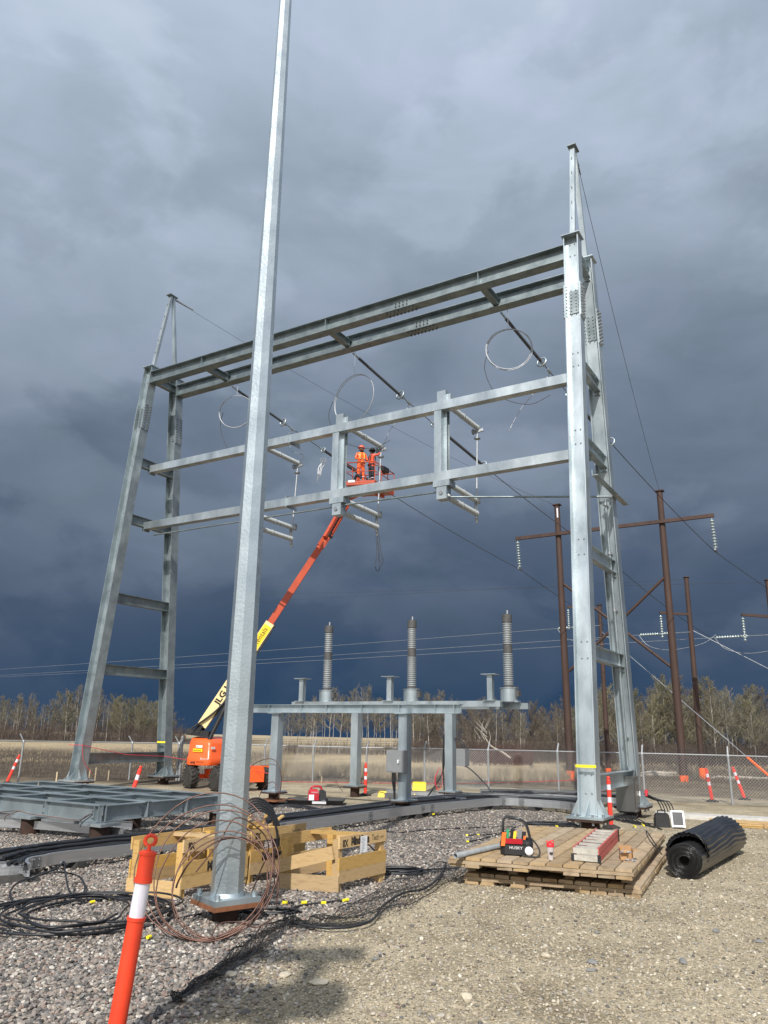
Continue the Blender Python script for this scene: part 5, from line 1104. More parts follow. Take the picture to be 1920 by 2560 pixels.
# ------------------------------------------------------------------ black geogrid: loose strip and roll
def netting():
    t = thing('netting_strip', 'crumpled black plastic netting lying from the timber mats towards the near gravel', 'netting', gp(900, 2290)); o = V3(*t.location)
    ctr = [(1150, 2168), (1100, 2190), (1030, 2225), (950, 2268), (870, 2305), (780, 2318), (715, 2315), (670, 2345), (610, 2395), (545, 2440), (480, 2480), (430, 2515)]
    wid = [.22, .30, .36, .33, .22, .15, .13, .13, .10, .06, .035, .02]
    C = [V3(*gp(u, v)) for u, v in ctr]; C = spline(C, 9); m = len(C); w = np.interp(np.linspace(0, 1, m), np.linspace(0, 1, len(wid)), wid)
    nw = 11; r = random.Random(3); G = []
    for i, p in enumerate(C):
        d = (C[min(i + 1, m - 1)] - C[max(i - 1, 0)]).normalized(); s = V3(-d.y, d.x, 0)
        G.append([p + s * w[i] * (2 * j / (nw - 1) - 1) + V3(0, 0, .03 + .05 * max(0, math.sin(i * .45 + j * .7) + .5 * math.sin(i * .21 - j * .5))) - o for j in range(nw)])
    mb = MB()
    for j in range(nw): mb.tube([g[j] for g in G], .0036 if j % (nw - 1) else .007, 4)
    for i in range(m - 1):
        for j in range(nw - 1):
            mb.tube([G[i][j], G[i + 1][j + 1]], .0026, 3, caps=False)
            if (i + j) % 2: mb.tube([G[i][j + 1], G[i + 1][j]], .0022, 3, caps=False)
    mb.build('mesh_strands', M['geogrid'], t, kind='stuff')
netting()
def roll():
    p = V3(4.80, 12.95, 0); q = V3(6.60, 15.60, 0); ax = (q - p).normalized(); L_ = (q - p).length; t = thing('geogrid_roll', 'fat roll of ribbed black drainage sheet lying beside the timber mats', 'roll', p)
    s, u = ax.cross(V3(0, 0, 1)).normalized(), V3(0, 0, 1); seg = 96; nl = 34; mb = MB()
    def sheet(r0, r1, turns, cx, cz, l0, l1, ribs, amp, full, a00=0.0, jit=.0):
        n = int(turns * seg) + 1; vs = []
        for i in range(n):
            a_ = a00 + 2 * math.pi * i / seg; f_ = i / (n - 1)
            for k in range(nl + 1):
                l = l0 + (l1 - l0) * k / nl; sw = .10 * math.sin(l * 1.9 + .6) + .035 * math.sin(l * 5.1)
                rr_ = r0 + (r1 - r0) * f_ + amp * math.sin(ribs * (a_ + sw)) + jit * math.sin(2 * a_ + l * .8) + jit * .6 * math.sin(3 * a_ - l)
                pu = jit * 1.6 * math.sin(a_ * 1.3 + i * .03) if k == 0 else 0
                vs.append(s * (math.cos(a_) * rr_ + cx) + u * (math.sin(a_) * rr_ * .96 + cz) + ax * (l + pu))
        for pth in [vs[k0::nl + 1] for k0 in (0,)]: mb.tube(pth[::2], .0065, 5)
        fs = [(i * (nl + 1) + k, i * (nl + 1) + k + 1, (i + 1) * (nl + 1) + k + 1, (i + 1) * (nl + 1) + k) for i in range(n - 1) for k in range(nl) if full or k < 7 or i > n - seg * 1.2]
        mb.add(vs, fs, True)
    sheet(.075, .262, 11, .02, .262, -.26, L_ * .9, 23, .0062, False, .4, .006)      # tight inner core, pushed out at the near end
    sheet(.275, .335, 2.6, -.015, .325, .12, L_, 26, .0145, True, 1.0, .014)        # loose outer turns
    mb.build('rolled_sheet', M['geogrid'], t)
    mb = MB()
    mb.tube(spline([V3(-.30, .25, .28), V3(-.40, .5, .46), V3(-.34, .8, .56), V3(-.26, .6, .36)], 6), .010, 5); mb.build('frayed_strand', M['geogrid'], t)
roll()

# ------------------------------------------------------------------ timber mats and what lies on them
MF, ML = V3(.94, -.34, 0).normalized(), V3(.42, .907, 0).normalized(); MO = V3(3.356, 11.03, 0)
def timber_mat(o, w, l, z0, label, seed, th=.048):
    r = random.Random(seed); t = thing('timber_mat', label, 'timber mat', o, 0, 'stacked timber mats'); n = 11; pw = w / n
    for layer in (0, 2):
        for k in range(n):
            z = z0 + layer * (th + .002); x = -w + pw * (k + .5); a0 = r.uniform(-.02, .025); c = MF * x + ML * (l / 2 + a0 / 2) + V3(0, 0, z + th / 2 + r.uniform(-.003, .004))
            if layer == 0 and k in (2, 5, 6): a0 += .15; c += ML * .08
            hw = pw / 2 - .007 - r.uniform(0, .004); e0 = c - ML * (l / 2 - a0 / 2); e1 = c + ML * (l / 2 - a0 / 2); b = th * .3
            pts = [(-hw, -th / 2), (hw, -th / 2), (hw, th / 2 - b), (hw - b, th / 2), (-hw + b, th / 2), (-hw, th / 2 - b)]
            MB().prof(e0, e1, pts, V3(0, 0, 1)).build('plank', M['mat_wood'], t)
    m = 17
    for k in range(m):
        y = l * (k + .5) / m; c = ML * (y - (.02 if k == 0 else 0)) - MF * w / 2 + V3(0, 0, z0 + th + .002 + th / 2); MB().cbox(c, MF * (w / 2 + r.uniform(0, .012)), ML * (l / m / 2 - .012), V3(0, 0, th / 2 - .001)).build('cross_plank', M['mat_wood'], t)
    return t
timber_mat(MO + MF * .06 + ML * .25, 2.42, 4.2, .004, 'lower weathered timber mat lying on the gravel', 1)
timber_mat(MO, 2.5, 4.4, .258, 'upper weathered timber mat carrying the tools', 2, .042)
t = thing('mat_bearers', 'dark timber bearers between the two mats', 'timber', MO)
for x in (.15, .9, 1.7, 2.3): MB().cbox(-MF * x + ML * 2.3 + V3(0, 0, .205), MF * .06, ML * 1.9, V3(0, 0, .05)).build('bearer', M['mat_wood'], t)
DZ = .390
def dk(u, v, z=0.0): return gp(u, v, DZ + z)
# steel pipe
a, b = dk(1138, 2140, .04), dk(1262, 2112, .04); d = (b - a).normalized()
t = thing('steel_pipe', 'dull grey steel pipe lying across the near left edge of the mat', 'pipe', a)
mb = MB(); mb.lathe((0, 0, .0), d, [(.031, .15), (.031, 0), (.038, 0), (.038, (b - a).length + .3)], 16); mb.build('pipe_wall', M['pipe_grey'], t)
# tool bag
def bag():
    c = dk(1290, 2140); t = thing('tool_bag', 'open black tool bag with red band, hand tools and a tape roll', 'tool bag', c, R(-14)); w, dp, hh = .235, .16, .22
    mb = MB(); n = 20
    def ring_(z, sx, sy, e=4): return [V3(math.copysign(abs(math.cos(a_)) ** (2 / e), math.cos(a_)) * sx, math.copysign(abs(math.sin(a_)) ** (2 / e), math.sin(a_)) * sy + dp, z) for a_ in [2 * math.pi * k / n for k in range(n)]]
    secs = [ring_(0, w * .95, dp * .95), ring_(.03, w, dp), ring_(.16, w * 1.02, dp), ring_(hh, w * .94, dp * .92), ring_(hh - .02, w * .88, dp * .84), ring_(.1, w * .85, dp * .8)]
    vs = [p for s in secs for p in s]; mb.add(vs, [(i * n + k, i * n + (k + 1) % n, (i + 1) * n + (k + 1) % n, (i + 1) * n + k) for i in range(len(secs) - 1) for k in range(n)], True); mb.add(vs, [tuple(range(n))[::-1], tuple(range(5 * n, 6 * n))]); mb.build('body', M['black_plastic'], t)
    mb = MB().box(-.15, -.02, .16, .15, .0, .225); mb.box(-.155, -.03, .02, .16, -.004, .15); pk = mb.build('front_pocket', M['black_plastic'], t)
    MB().cbox((-.02, -.03, .20), (.12, 0, 0), (0, .012, 0), (0, -.006, .035)).build('red_band', M['red_gen'], pk)
    text_obj('HUSKY', .055, (-.09, -.034, .095), (1, 0, 0), (0, 0, 1), M['white_paint'], pk, squash=1.1)
    mb = MB()
    for y in (.06, .26): mb.tube(spline([(-.2, y, .2), (-.19, y, .38), (-.16, y + .02, .50), (0, y + .05 if y < .1 else y, .49), (.14, y, .42), (.2, y, .22)], 6), .012, 6)
    mb.tube(spline([(.2, .1, .25), (.28, .05, .18), (.34, -.02, .08), (.3, -.1, .015), (.1, -.08, .02)], 6), .012, 5); mb.build('handle_strap', M['black_plastic'], t)
    MB().cbox((-.03, .16, .485), (.08, 0, .004), (0, .03, 0), (0, 0, .012)).build('grip', M['grey_box'], t)
    for x, y, h_, m, tw in ((-.17, -.01, .30, 'tool_orange', .03), (-.12, .05, .34, 'tool_green', .02), (-.02, .08, .31, 'tool_yellow', .02), (.12, .03, .26, 'tool_orange', .016), (.05, .14, .33, 'grey_box', .03), (-.06, .15, .34, 'black_plastic', .028), (.1, .18, .3, 'black_plastic', .03)):
        MB().cbox((x, y, h_ - .08), (tw, 0, 0), (0, .014, 0), (.012, 0, .09)).build('hand_tool', M[m], t)
    mb = MB(); mb.lathe((.185, -.055, .085), (.25, -1, 0), [(.025, 0), (.058, 0), (.058, .05), (.025, .05)], 18); mb.build('tape_roll', M['white_paint'], t)
bag()
c = dk(1377, 2150); t = thing('shaker_bottle', 'translucent shaker bottle with red lid standing on the mat', 'bottle', c)
mb = MB().lathe((0, 0, 0), (0, 0, 1), [(.036, 0), (.038, .01), (.048, .16), (.048, .175)], 18); bd = mb.build('body', M['clear_plastic'], t)
MB().cyl((0, -.040, .095), (0, -.0475, .10), .024, n=14).build('logo', M['ink'], bd)
mb = MB().lathe((0, 0, .172), (0, 0, 1), [(.053, 0), (.053, .035), (.045, .05), (.02, .055), (.02, .075), (0, .078)], 18); mb.bar((-.03, 0, .23), (-.055, 0, .25), .014, .014); mb.ring((.03, 0, .235), (0, 1, .2), .022, .006, 14, 5); mb.build('lid', M['red_lid'], t)
# folded step ladder
def ladder():
    p = [dk(*q) for q in ((1433, 2152), (1499, 2158), (1546, 2119), (1452, 2084))]; o = p[1]; fx = (p[0] - p[1]); fx.z = 0; W_ = fx.length; fx.normalize(); ly = ((p[2] - p[1]) + (p[3] - p[0])) / 2; ly.z = 0; L_ = ly.length; ly.normalize()
    ly = (ly - fx * ly.dot(fx) * .4).normalized()
    t = thing('step_ladder', 'folded step ladder with red rails and dirty aluminium steps lying on the mat', 'ladder', o); z = V3(0, 0, 1)
    for s in (0, W_):
        for h_ in (.0, .098):
            k = .013 if s == 0 else -.013
            MB().cbox(fx * (s + k) + ly * (L_ / 2 + (.02 if h_ else 0)) + z * (h_ + .046), fx * .012, ly * L_ / 2, z * .042).build('rail', M['fibreglass_red'], t)
    n = 7
    for k in range(n):
        y = L_ * (k + .3) / n
        MB().cbox(fx * W_ / 2 + ly * y + z * .175, fx * (W_ / 2 - .03), ly * .045, z * .012).build('step', M['dirty_alum'], t)
        if k in (0, 3, 6): MB().cbox(fx * W_ / 2 + ly * (y + .05) + z * .05, fx * (W_ / 2 - .03), ly * .012, z * .035).build('brace', M['dirty_alum'], t)
    for h_, dy in ((.14, -.012), (.05, -.02)): MB().cbox(fx * W_ / 2 + ly * dy + z * h_, fx * (W_ / 2 - .01), ly * .01, z * .036).build('end_plate', M['dirty_alum'], t)
    mb = MB()
    for s in (.0, W_): mb.cbox(fx * s + ly * (-.01) + z * .045, fx * .02, ly * .03, z * .05); mb.cbox(fx * s + ly * L_ + z * .1, fx * .018, ly * .02, z * .09)
    mb.build('rubber_foot', M['black_plastic'], t)
ladder()
c = dk(1566, 2150); t = thing('cardboard_box', 'small torn cardboard box spilling bolts at the corner of the mat', 'box', c, R(-10))
mb = MB(); w, dp, hh, th = .085, .07, .155, .004
for x0, y0, x1, y1, h_ in ((-w, -dp, w * .3, -dp + th, hh * .75), (-w, dp, w, dp + th, hh + .03), (-w, -dp + .005, -w + th, dp - .001, hh), (w, -dp, w + th, dp, hh)): mb.box(x0, y0, 0, x1, y1, h_)
mb.box(-w, -dp, 0, w, dp, .006); mb.cbox((-w * .3, -dp - .03, hh * .8), (w * .6, 0, 0), (0, .03, .012), (0, 0, .003)); mb.cbox((w * 1.5, 0, hh * .9), (.03, 0, .01), (0, dp, 0), (0, 0, .003)); mb.build('carton', M['cardboard'], t)
mb = MB(); r = random.Random(6)
for k in range(16): q = V3(r.uniform(-.09, .07), r.uniform(-.13, -.04), r.uniform(.10, .125)) if k < 10 else V3(r.uniform(.0, .12), r.uniform(-.14, -.09), .014); mb.bolt(q, (r.uniform(-1, 1), r.uniform(-1, 1), r.uniform(-.3, .3)), .011, .045)
mb.build('loose_bolts', M['wire'], t, kind='stuff')

# ------------------------------------------------------------------ delineator posts
def delineator(b, lean, label, H=1.07, bands=2, rad=.05, loop=False):
    t = thing('delineator_post', label, 'delineator', (b.x, b.y, b.z), 0, 'orange delineator posts'); ax = (V3(lean[0], lean[1], 1)).normalized(); o = V3(0, 0, .06)
    mb = MB().lathe((0, 0, 0), (0, 0, 1), [(.2, 0), (.21, .02), (.16, .045), (.09, .075), (.065, .08)], 16); mb.build('rubber_base', M['rubber'], t)
    if bands == 1: secs = [(0, .60, 0), (.60, .62, 2), (.62, .815, 1), (.815, .84, 2), (.84, .975, 0), (.975, .99, 2)]
    elif bands == 3: secs = [(0, .45, 0), (.45, .70, 1), (.70, .98, 0)]
    else: secs = [(0, .50, 0), (.50, .62, 1), (.62, .78, 0), (.78, .90, 1), (.90, .97, 0), (.97, .985, 2)]
    for a_, b_, k in secs:
        r0 = rad * (1.08 - .08 * a_); r1 = rad * (1.08 - .08 * b_); e_ = (.0, -.004, .007)[k]
        mb = MB().lathe(o + ax * a_ * H, ax, [(r0 + e_, 0), (r1 + e_, (b_ - a_) * H)], 20); mb.build('reflective_band' if k == 1 else 'tube_section', M['reflective' if k == 1 else ('orange_plastic' if loop else 'delineator_orange')], t)
    top = o + ax * H * .985
    if loop:
        s = V3(1, 0, 0); mb = MB(); mb.lathe(top, ax, [(rad * .99, 0), (rad * .9, .012), (.02, .02)], 20); mb.cyl(top, top + ax * .06, .015, n=10); mb.tube([top + ax * (.085 + .036 * math.sin(q)) + s * .04 * math.cos(q) for q in np.linspace(-1.05, 4.2, 18)], .014, 8); mb.build('grab_loop', M['orange_plastic'], t)
    else:
        mb = MB().lathe(top, ax, [(rad * .85, 0), (rad * .5, .02), (rad * .55, .03), (rad * .95, .06), (rad * .8, .085), (0, .095)], 16); mb.build('knob', M['delineator_orange'], t)
b = gp(287, 2604); tp = at(371, 2130, b.y + .02); d = tp - V3(b.x, b.y, .06)
delineator(b, (d.x / d.z, d.y / d.z), 'big orange post with one white band leaning in the near gravel', d.length / .99, 1, .0575, True)
b = gp(1528, 2070); delineator(b, (0, .0), 'upright red and white post between the right tower and the timber mats', 1.0)
b = gp(913, 1989); delineator(b, (.0, 0), 'upright red and white post behind the equipment stand', .90)
b = gp(17, 1959); delineator(b, (.3, .1), 'red and white post leaning by the fence at the far left', .92)
b = gp(333, 1978); delineator(b, (.22, .1), 'short red and white post leaning between the left tower legs', .68, 3, .065)
for u, v, ln, h_, lab in ((1781, 2008, -.1, .92, 'red and white post behind the fence, nearer the fence post'), (1862, 2003, -.3, .98, 'red and white post behind the fence leaning furthest to the left')):
    b = gp(u, v); b = V3(b.x * 1.02, b.y * 1.02, 0); delineator(b, (ln, 0), lab, h_)
for i, (u, v, h_) in enumerate(((140, 1956, .38), (222, 1952, .42), (237, 1952, .50), (270, 1951, .38), (804, 1957, .26))):
    b = gp(u, v); MB().box(-.022, -.012, 0, .022, .012, h_).build('survey_stake', M['stake'], None, ['leftmost wooden stake before the left fence', 'short wooden stake just right of the left tower leg', 'tall wooden stake right of the left tower leg', 'short wooden stake midway between the left tower legs', 'short pale stake in the gravel behind the red generator'][i], 'stake', 'survey stakes').location = (b.x, b.y, 0)

# ------------------------------------------------------------------ aluminium cable trays with their cables
def tray(name_label, near, far, z0, h, cable_label=None, ncab=9, blocks=(), splices=(), seed=1, mt='alum', cz=.05):
    A_ = [V3(*gp(u, v, z0)) for u, v in near]; B_ = [V3(*gp(u, v, z0)) for u, v in far]; o = V3(A_[0].x, A_[0].y, 0)
    t = thing('cable_tray', name_label, 'cable tray', o); z = V3(0, 0, 1); sm = 5
    As, Bs = spline(A_, sm), spline(B_, sm)
    for pts, sgn in ((As, 1), (Bs, -1)):
        mb = MB(); n = len(pts)
        vs = []
        for i, p in enumerate(pts):
            d = (pts[min(i + 1, n - 1)] - pts[max(i - 1, 0)]).normalized(); s = d.cross(z) * sgn; q = p - o
            vs += [q, q - s * .05, q - s * .05 + z * .006, q - s * .006 + z * .006, q - s * .006 + z * (h - .006), q - s * .04 + z * (h - .006), q - s * .04 + z * h, q + z * h]
        m = 8; fs = [(i * m + k, i * m + (k + 1) % m, (i + 1) * m + (k + 1) % m, (i + 1) * m + k) for i in range(n - 1) for k in range(m)] + [tuple(range(m))[::-1], tuple(range((n - 1) * m, n * m))]
        mb.add(vs, fs); mb.build('side_rail', M[mt], t)
    n = min(len(As), len(Bs)); mb = MB(); L_ = sum((As[i + 1] - As[i]).length for i in range(len(As) - 1)); k = max(3, int(L_ / .35))
    ia = lambda P, f_: P[int(f_ * (len(P) - 1))].lerp(P[min(len(P) - 1, int(f_ * (len(P) - 1)) + 1)], f_ * (len(P) - 1) - int(f_ * (len(P) - 1)))
    for i in range(k): f_ = (i + .5) / k; mb.bar(ia(As, f_) - o + z * .02, ia(Bs, f_) - o + z * .02, .04, .022)
    mb.build('rung', M[mt], t, kind='stuff')
    for f_, w in splices:
        p = ia(As, f_); q = ia(As, min(1, f_ + .01)); d = (q - p).normalized(); s = d.cross(z)
        sp_ = MB().cbox(p - o + s * .006 + z * h / 2, d * w / 2, z * (h / 2 - .012), s * .004).build('splice_plate', M['alum_plate'], t)
        mb = MB()
        for x in (-.3, .3):
            for y in (-.25, .25): mb.bolt(p - o + s * .010 + d * w * x + z * (h / 2 + h * y), s, .012, .008)
        mb.build('bolt', M['wire'], sp_, kind='stuff')
    for f_, yel in blocks:
        p = ia(As, f_) - o; d = (ia(As, min(1, f_ + .02)) - ia(As, max(0, f_ - .02))).normalized(); s = d.cross(z); zb = z0
        bk = MB().add([p + s * .05 + d * .14 - z * p.z, p + s * .05 - d * .14 - z * p.z, p - s * .6 - d * .14 - z * p.z, p - s * .6 + d * .14 - z * p.z, p + s * .03 + d * .07 - z * (p.z - zb + .004), p + s * .03 - d * .07 - z * (p.z - zb + .004), p - s * .6 - d * .07 - z * (p.z - zb + .004), p - s * .6 + d * .07 - z * (p.z - zb + .004)], [(0, 1, 2, 3), (4, 7, 6, 5), (0, 4, 5, 1), (1, 5, 6, 2), (2, 6, 7, 3), (3, 7, 4, 0)]).build('support_block', M['rubber'], t)
        if yel: MB().cbox(p + s * .05 + z * (zb * .6 - p.z), d * .05, z * .02, s * .003).build('yellow_marker', M['tape_yellow'], bk)
    if cable_label:
        c = thing('cable_bundle', cable_label, 'cable', o, 0, 'cables laid in trays'); r = random.Random(seed)
        for k in range(ncab):
            f_ = (k + .7) / (ncab + .4); lay = r.uniform(0, cz); pts = []
            for i in range(0, 21):
                g_ = i / 20; pts.append(ia(As, g_).lerp(ia(Bs, g_), f_ + r.uniform(-.025, .025)) - o + z * (.055 + lay + r.uniform(0, .012) + .03 * math.sin(3.14 * f_)))
            MB().tube(spline(pts, 3), r.uniform(.026, .034), 6).build('cable_run', M['cable'], c)
    return t
tray('left aluminium cable tray passing behind the crates, with a curled end bend', [(73, 2192), (66, 2184), (76, 2175), (112, 2168), (150, 2160), (300, 2141), (460, 2121), (640, 2096), (680, 2090)],
     [(-60, 2160), (20, 2148), (60, 2142), (100, 2136), (250, 2118), (420, 2099), (570, 2080), (610, 2075)], .10, .17, 'thick black cables heaped in the left tray', 9, ((.12, 0), (.55, 0)), ((.30, .14),), 1, 'alum', .10)
tray('short curved aluminium tray rail leading out at the left edge', [(-40, 2199), (20, 2197), (64, 2193)], [(-40, 2183), (20, 2181), (58, 2180)], .05, .15, None)
tray('long aluminium cable tray running from behind the crates to the right tower', [(700, 2086), (755, 2076), (880, 2058), (1021, 2038), (1055, 2034), (1080, 2030), (1205, 2017), (1245, 2014), (1285, 2014), (1400, 2022), (1445, 2030)],
     [(660, 2064), (700, 2058), (820, 2042), (960, 2022), (1000, 2017), (1040, 2012), (1150, 2001), (1200, 1999), (1260, 2000), (1400, 2008), (1445, 2012)], .11, .20, 'black cables packed in the long tray towards the right tower', 10, ((.36, 0), (.50, 1), (.68, 0), (.84, 0)), ((.02, .2), (.23, .16), (.42, .16), (.50, .16), (.74, .16), (.82, .16), (.95, .16)), 2, 'alum', .07)
tray('short aluminium tray branch in front of the control box column', [(961, 1996), (1040, 2002), (1110, 2006), (1165, 2009)], [(966, 1985), (1045, 1990), (1120, 1993), (1190, 1995)], .11, .16, None, 0, ((.15, 0), (.6, 0)), ((.85, .16),))
tray('aluminium cable tray passing under the grid frame at the left', [(-60, 2066), (60, 2071), (200, 2082), (306, 2092)], [(-60, 2052), (60, 2056), (210, 2064), (330, 2074)], .10, .15)
tray('far aluminium cable tray behind the right tower legs', [(1250, 2007), (1300, 2004), (1345, 1999), (1390, 2000), (1460, 2004), (1560, 2010)], [(1200, 1985), (1260, 1985), (1320, 1986), (1400, 1989), (1480, 1993), (1580, 1999)], .12, .16, 'black cables lying in the far tray', 6, ((.55, 0),), ((.36, .2), (.55, .2)), 3)

# ------------------------------------------------------------------ generator, tray, barriers, kerb, lumber and small things
c = gp(790, 2010); t = thing('drip_tray', 'black plastic drip tray under the red generator', 'tray', c)
mb = MB(); vs = [(-.72, -.36, 0), (.72, -.36, 0), (.72, .36, 0), (-.72, .36, 0), (-.85, -.46, .13), (.85, -.46, .13), (.85, .46, .13), (-.85, .46, .13), (-.82, -.43, .135), (.82, -.43, .135), (.82, .43, .135), (-.82, .43, .135), (-.7, -.34, .012), (.7, -.34, .012), (.7, .34, .012), (-.7, .34, .012)]
mb.add(vs, [(0, 3, 2, 1)] + [(r0 + k, r0 + (k + 1) % 4, r1 + (k + 1) % 4, r1 + k) for r0, r1 in ((0, 4), (4, 8), (8, 12)) for k in range(4)] + [(12, 13, 14, 15)]); tr_ = mb.build('basin', M['black_plastic'], t)
MB().cbox((.12, -.432, .075), (.2, 0, 0), (0, -.01, .035), (0, .003, .001)).build('white_label', M['paper'], tr_)
t = thing('generator', 'small red and black suitcase generator sitting in the drip tray', 'generator', (c.x, c.y, .014), R(8)); 
def rbox(mb, x0, y0, z0, x1, y1, z1, ins):
    return mb.hexa([(x0, y0, z0), (x1, y0, z0), (x1, y1, z0), (x0, y1, z0), (x0 + ins, y0 + ins, z1), (x1 - ins, y0 + ins, z1), (x1 - ins, y1 - ins, z1), (x0 + ins, y1 - ins, z1)])
mb = MB(); rbox(mb, -.25, -.17, .04, .07, .17, .33, .012); rbox(mb, -.236, -.156, .331, .06, .15, .40, .05); bd = mb.build('red_case', M['red_gen'], t)
mb = MB(); rbox(mb, .072, -.165, .03, .29, .165, .34, .02); rbox(mb, .08, -.14, .341, .25, .14, .38, .04); mb.box(-.22, -.14, 0, .25, .14, .038); mb.build('black_case', M['black_plastic'], t)
mb = MB(); mb.tube(spline([(-.16, 0, .40), (-.13, 0, .46), (.02, 0, .475), (.12, 0, .45), (.15, 0, .38)], 5), .03, 8); mb.build('handle', M['red_gen'], t)
MB().cbox((-.15, -.168, .17), (.075, 0, 0), (0, -.0, .085), (0, .004, 0)).build('white_label', M['paper'], bd); MB().cbox((.2, -.166, .07), (.05, 0, 0), (0, 0, .03), (0, .004, 0)).build('white_label', M['paper'], t)
text_obj('HONDA', .05, (-.16, -.166, .30), (1, 0, 0), (0, 0, 1), M['white_paint'], bd)
c = gp(1047, 1999); t = thing('yellow_crate', 'yellow slotted plastic barrier leaning behind the aluminium tray', 'barrier', c, R(-14)); t.scale = (.66, .66, .66)
ry = V3(0, .25, .97).normalized(); mb = MB(); mb.cbox((0, .1, .38), (.33, 0, 0), V3(0, .97, -.25) * .05, ry * .40)
for x in (-.2, -.1, .0, .1, .2, .28): mb.cbox(V3(x, .025, .36), (.028, 0, 0), V3(0, .97, -.25) * .03, ry * .34)
mb.cbox(V3(0, .19, .77), (.28, 0, 0), (0, .05, 0), (0, 0, .03)); mb.build('moulded_panel', M['yellow'], t)
c = gp(978, 1992); t = thing('yellow_float', 'flat yellow plastic block lying behind the control box column', 'block', c); mb = MB(); rbox(mb, -.45, -.2, 0, .25, .2, .17, .05); mb.build('block', M['yellow'], t)
a, b = gp(1636, 2043), gp(1960, 2062); t = thing('concrete_beam', 'long pale concrete kerb beam lying on the ground at the right', 'concrete beam', a); d = b - a; d.z = 0; q = V3(-d.y, d.x, 0).normalized()
MB().add([V3(0, 0, 0), d, d + q * .45, q * .45 - d * .01, V3(0, 0, .10) + q * .02, d + q * .02 + V3(0, 0, .12), d + q * .4 + V3(0, 0, .14), q * .4 + V3(0, 0, .12)], [(0, 3, 2, 1), (4, 5, 6, 7), (0, 1, 5, 4), (1, 2, 6, 5), (2, 3, 7, 6), (3, 0, 4, 7)]).build('slab', M['concrete'], t)
a, b = gp(1800, 2066), gp(1990, 2078); t = thing('lumber_stack', 'stack of thin brown boards beside the concrete beam', 'lumber', a); d = b - a; d.z = 0; d.normalize(); q = V3(-d.y, d.x, 0); r = random.Random(9)
for lv in range(3):
    for k in range(3): MB().cbox(d * (1.3 + r.uniform(-.1, .1)) + q * (.12 + .16 * k + r.uniform(-.02, .02)) + V3(0, 0, .025 + .042 * lv), d * 1.5, q * .075, V3(0, 0, .018)).build('board', M['pine'], t)
MB().cbox(d * 1.0 + q * -.01 + V3(0, 0, .075), d * .03, q * .02, V3(0, 0, .06)).build('tie_block', M['pine'], t)
c = gp(1697, 2072); t = thing('work_light', 'square white framed work light tilted on the gravel by the mats', 'work light', c, R(-12)); t.scale = (.85, .85, .85); tl = V3(0, .28, .96).normalized(); nr_ = V3(0, -.96, .28)
mb = MB()
for s in (-1, 1): mb.cbox(V3(s * .155, .06, .24), (.022, 0, 0), nr_ * .03, tl * .22)
for h_ in (.03, .42): mb.cbox(V3(0, .0, .03) + tl * h_ + V3(0, 0.0, 0), (.132, 0, 0), nr_ * .03, tl * .024)
mb.build('frame', M['white_paint'], t); MB().cbox(V3(0, .065, .25), (.132, 0, 0), nr_ * .012, tl * .185).build('lens', M['screen_dark'], t)
mb = MB().box(-.1, .13, 0, .1, .2, .05); mb.build('foot', M['black_plastic'], t)
c = gp(1660, 2068); t = thing('battery_case', 'black battery case standing beside the work light', 'case', c, R(-10)); mb = MB(); rbox(mb, -.2, -.1, 0, .14, .14, .28, .015); mb.box(-.17, -.08, .281, .1, .1, .31); mb.box(-.215, -.06, .07, -.2, .08, .2); mb.build('case', M['black_plastic'], t)
MB().tube(spline([(-.12, .02, .31), (-.1, .02, .37), (.03, .02, .37), (.05, .02, .31)], 5), .014, 6).build('carry_handle', M['black_plastic'], t)
c = gp(1650, 2035); t = thing('capped_cables', 'fan of black cables with red end caps beside the right tower', 'cable', c); r = random.Random(12)
for k in range(5): MB().tube(spline([(-.55 + .03 * k, .1, .52 - .01 * k), (-.3 + .07 * k, .02, .50 - .04 * k), (-.05 + .08 * k, -.05, .32), (.05 + .08 * k, -.1, .02)], 6), .017, 6).build('cable_run', M['cable'], t)
for x, z in ((-.62, .46), (-.33, .55)): MB().cyl((x, .06, z - .09), (x + .02, .06, z + .07), .05, n=10).build('red_cap', M['string_red'], t)
t = thing('tower_cables', 'loose black cables on the ground between cabinet and work light', 'cable', gp(1580, 2060)); o = V3(*t.location)
for k in range(6): MB().tube(spline([gp(x, y, z) - o for x, y, z in ((1540 + k * 8, 2040, .12), (1550 + k * 10, 2050, .05), (1580 + k * 9, 2058 + k, .02), (1640 + k * 3, 2066 + k * 1.5, .02))], 5), .013, 5).build('cable_run', M['cable'], t)
for x, y in ((1541, 2066), (1584, 2064), (1605, 2061)): MB().cyl(gp(x, y, .02) - o, gp(x + 5, y + 3, .02) - o, .02, n=6).build('yellow_tape', M['tape_yellow'], t)
# black leads up the stand column, loops and red string line
t = thing('column_leads', 'black leads hanging down the far right stand column to the ground', 'cable', GL(-5.49, 2.15, 0), PHI)
for pts, r_ in (([(-.16, -.1, 2.0), (-.2, -.12, 1.2), (-.18, -.12, .7), (-.1, -.2, .2), (.1, -.4, .02)], .022), ([(-.17, -.05, 1.5), (-.22, -.1, .9), (-.5, -.3, .35), (-.75, -.4, .03)], .02), ([(.15, 0, 1.9), (.42, 0, 1.8), (.48, 0, 1.45), (.2, 0, 1.2)], .022), ([(.15, 0, 1.85), (.36, 0, 1.75), (.42, 0, 1.45), (.2, 0, 1.25)], .02), ([(.2, 0, 1.15), (.6, 0, 1.05), (1.0, .1, .7), (1.35, .1, .35)], .02)): MB().tube(spline(pts, 6), r_, 6).build('lead', M['cable'], t)
t = thing('earth_wire_loops', 'thin brown earth wire loops at the near left stand column', 'wire', GL(-9.4, -1.5, 0), PHI)
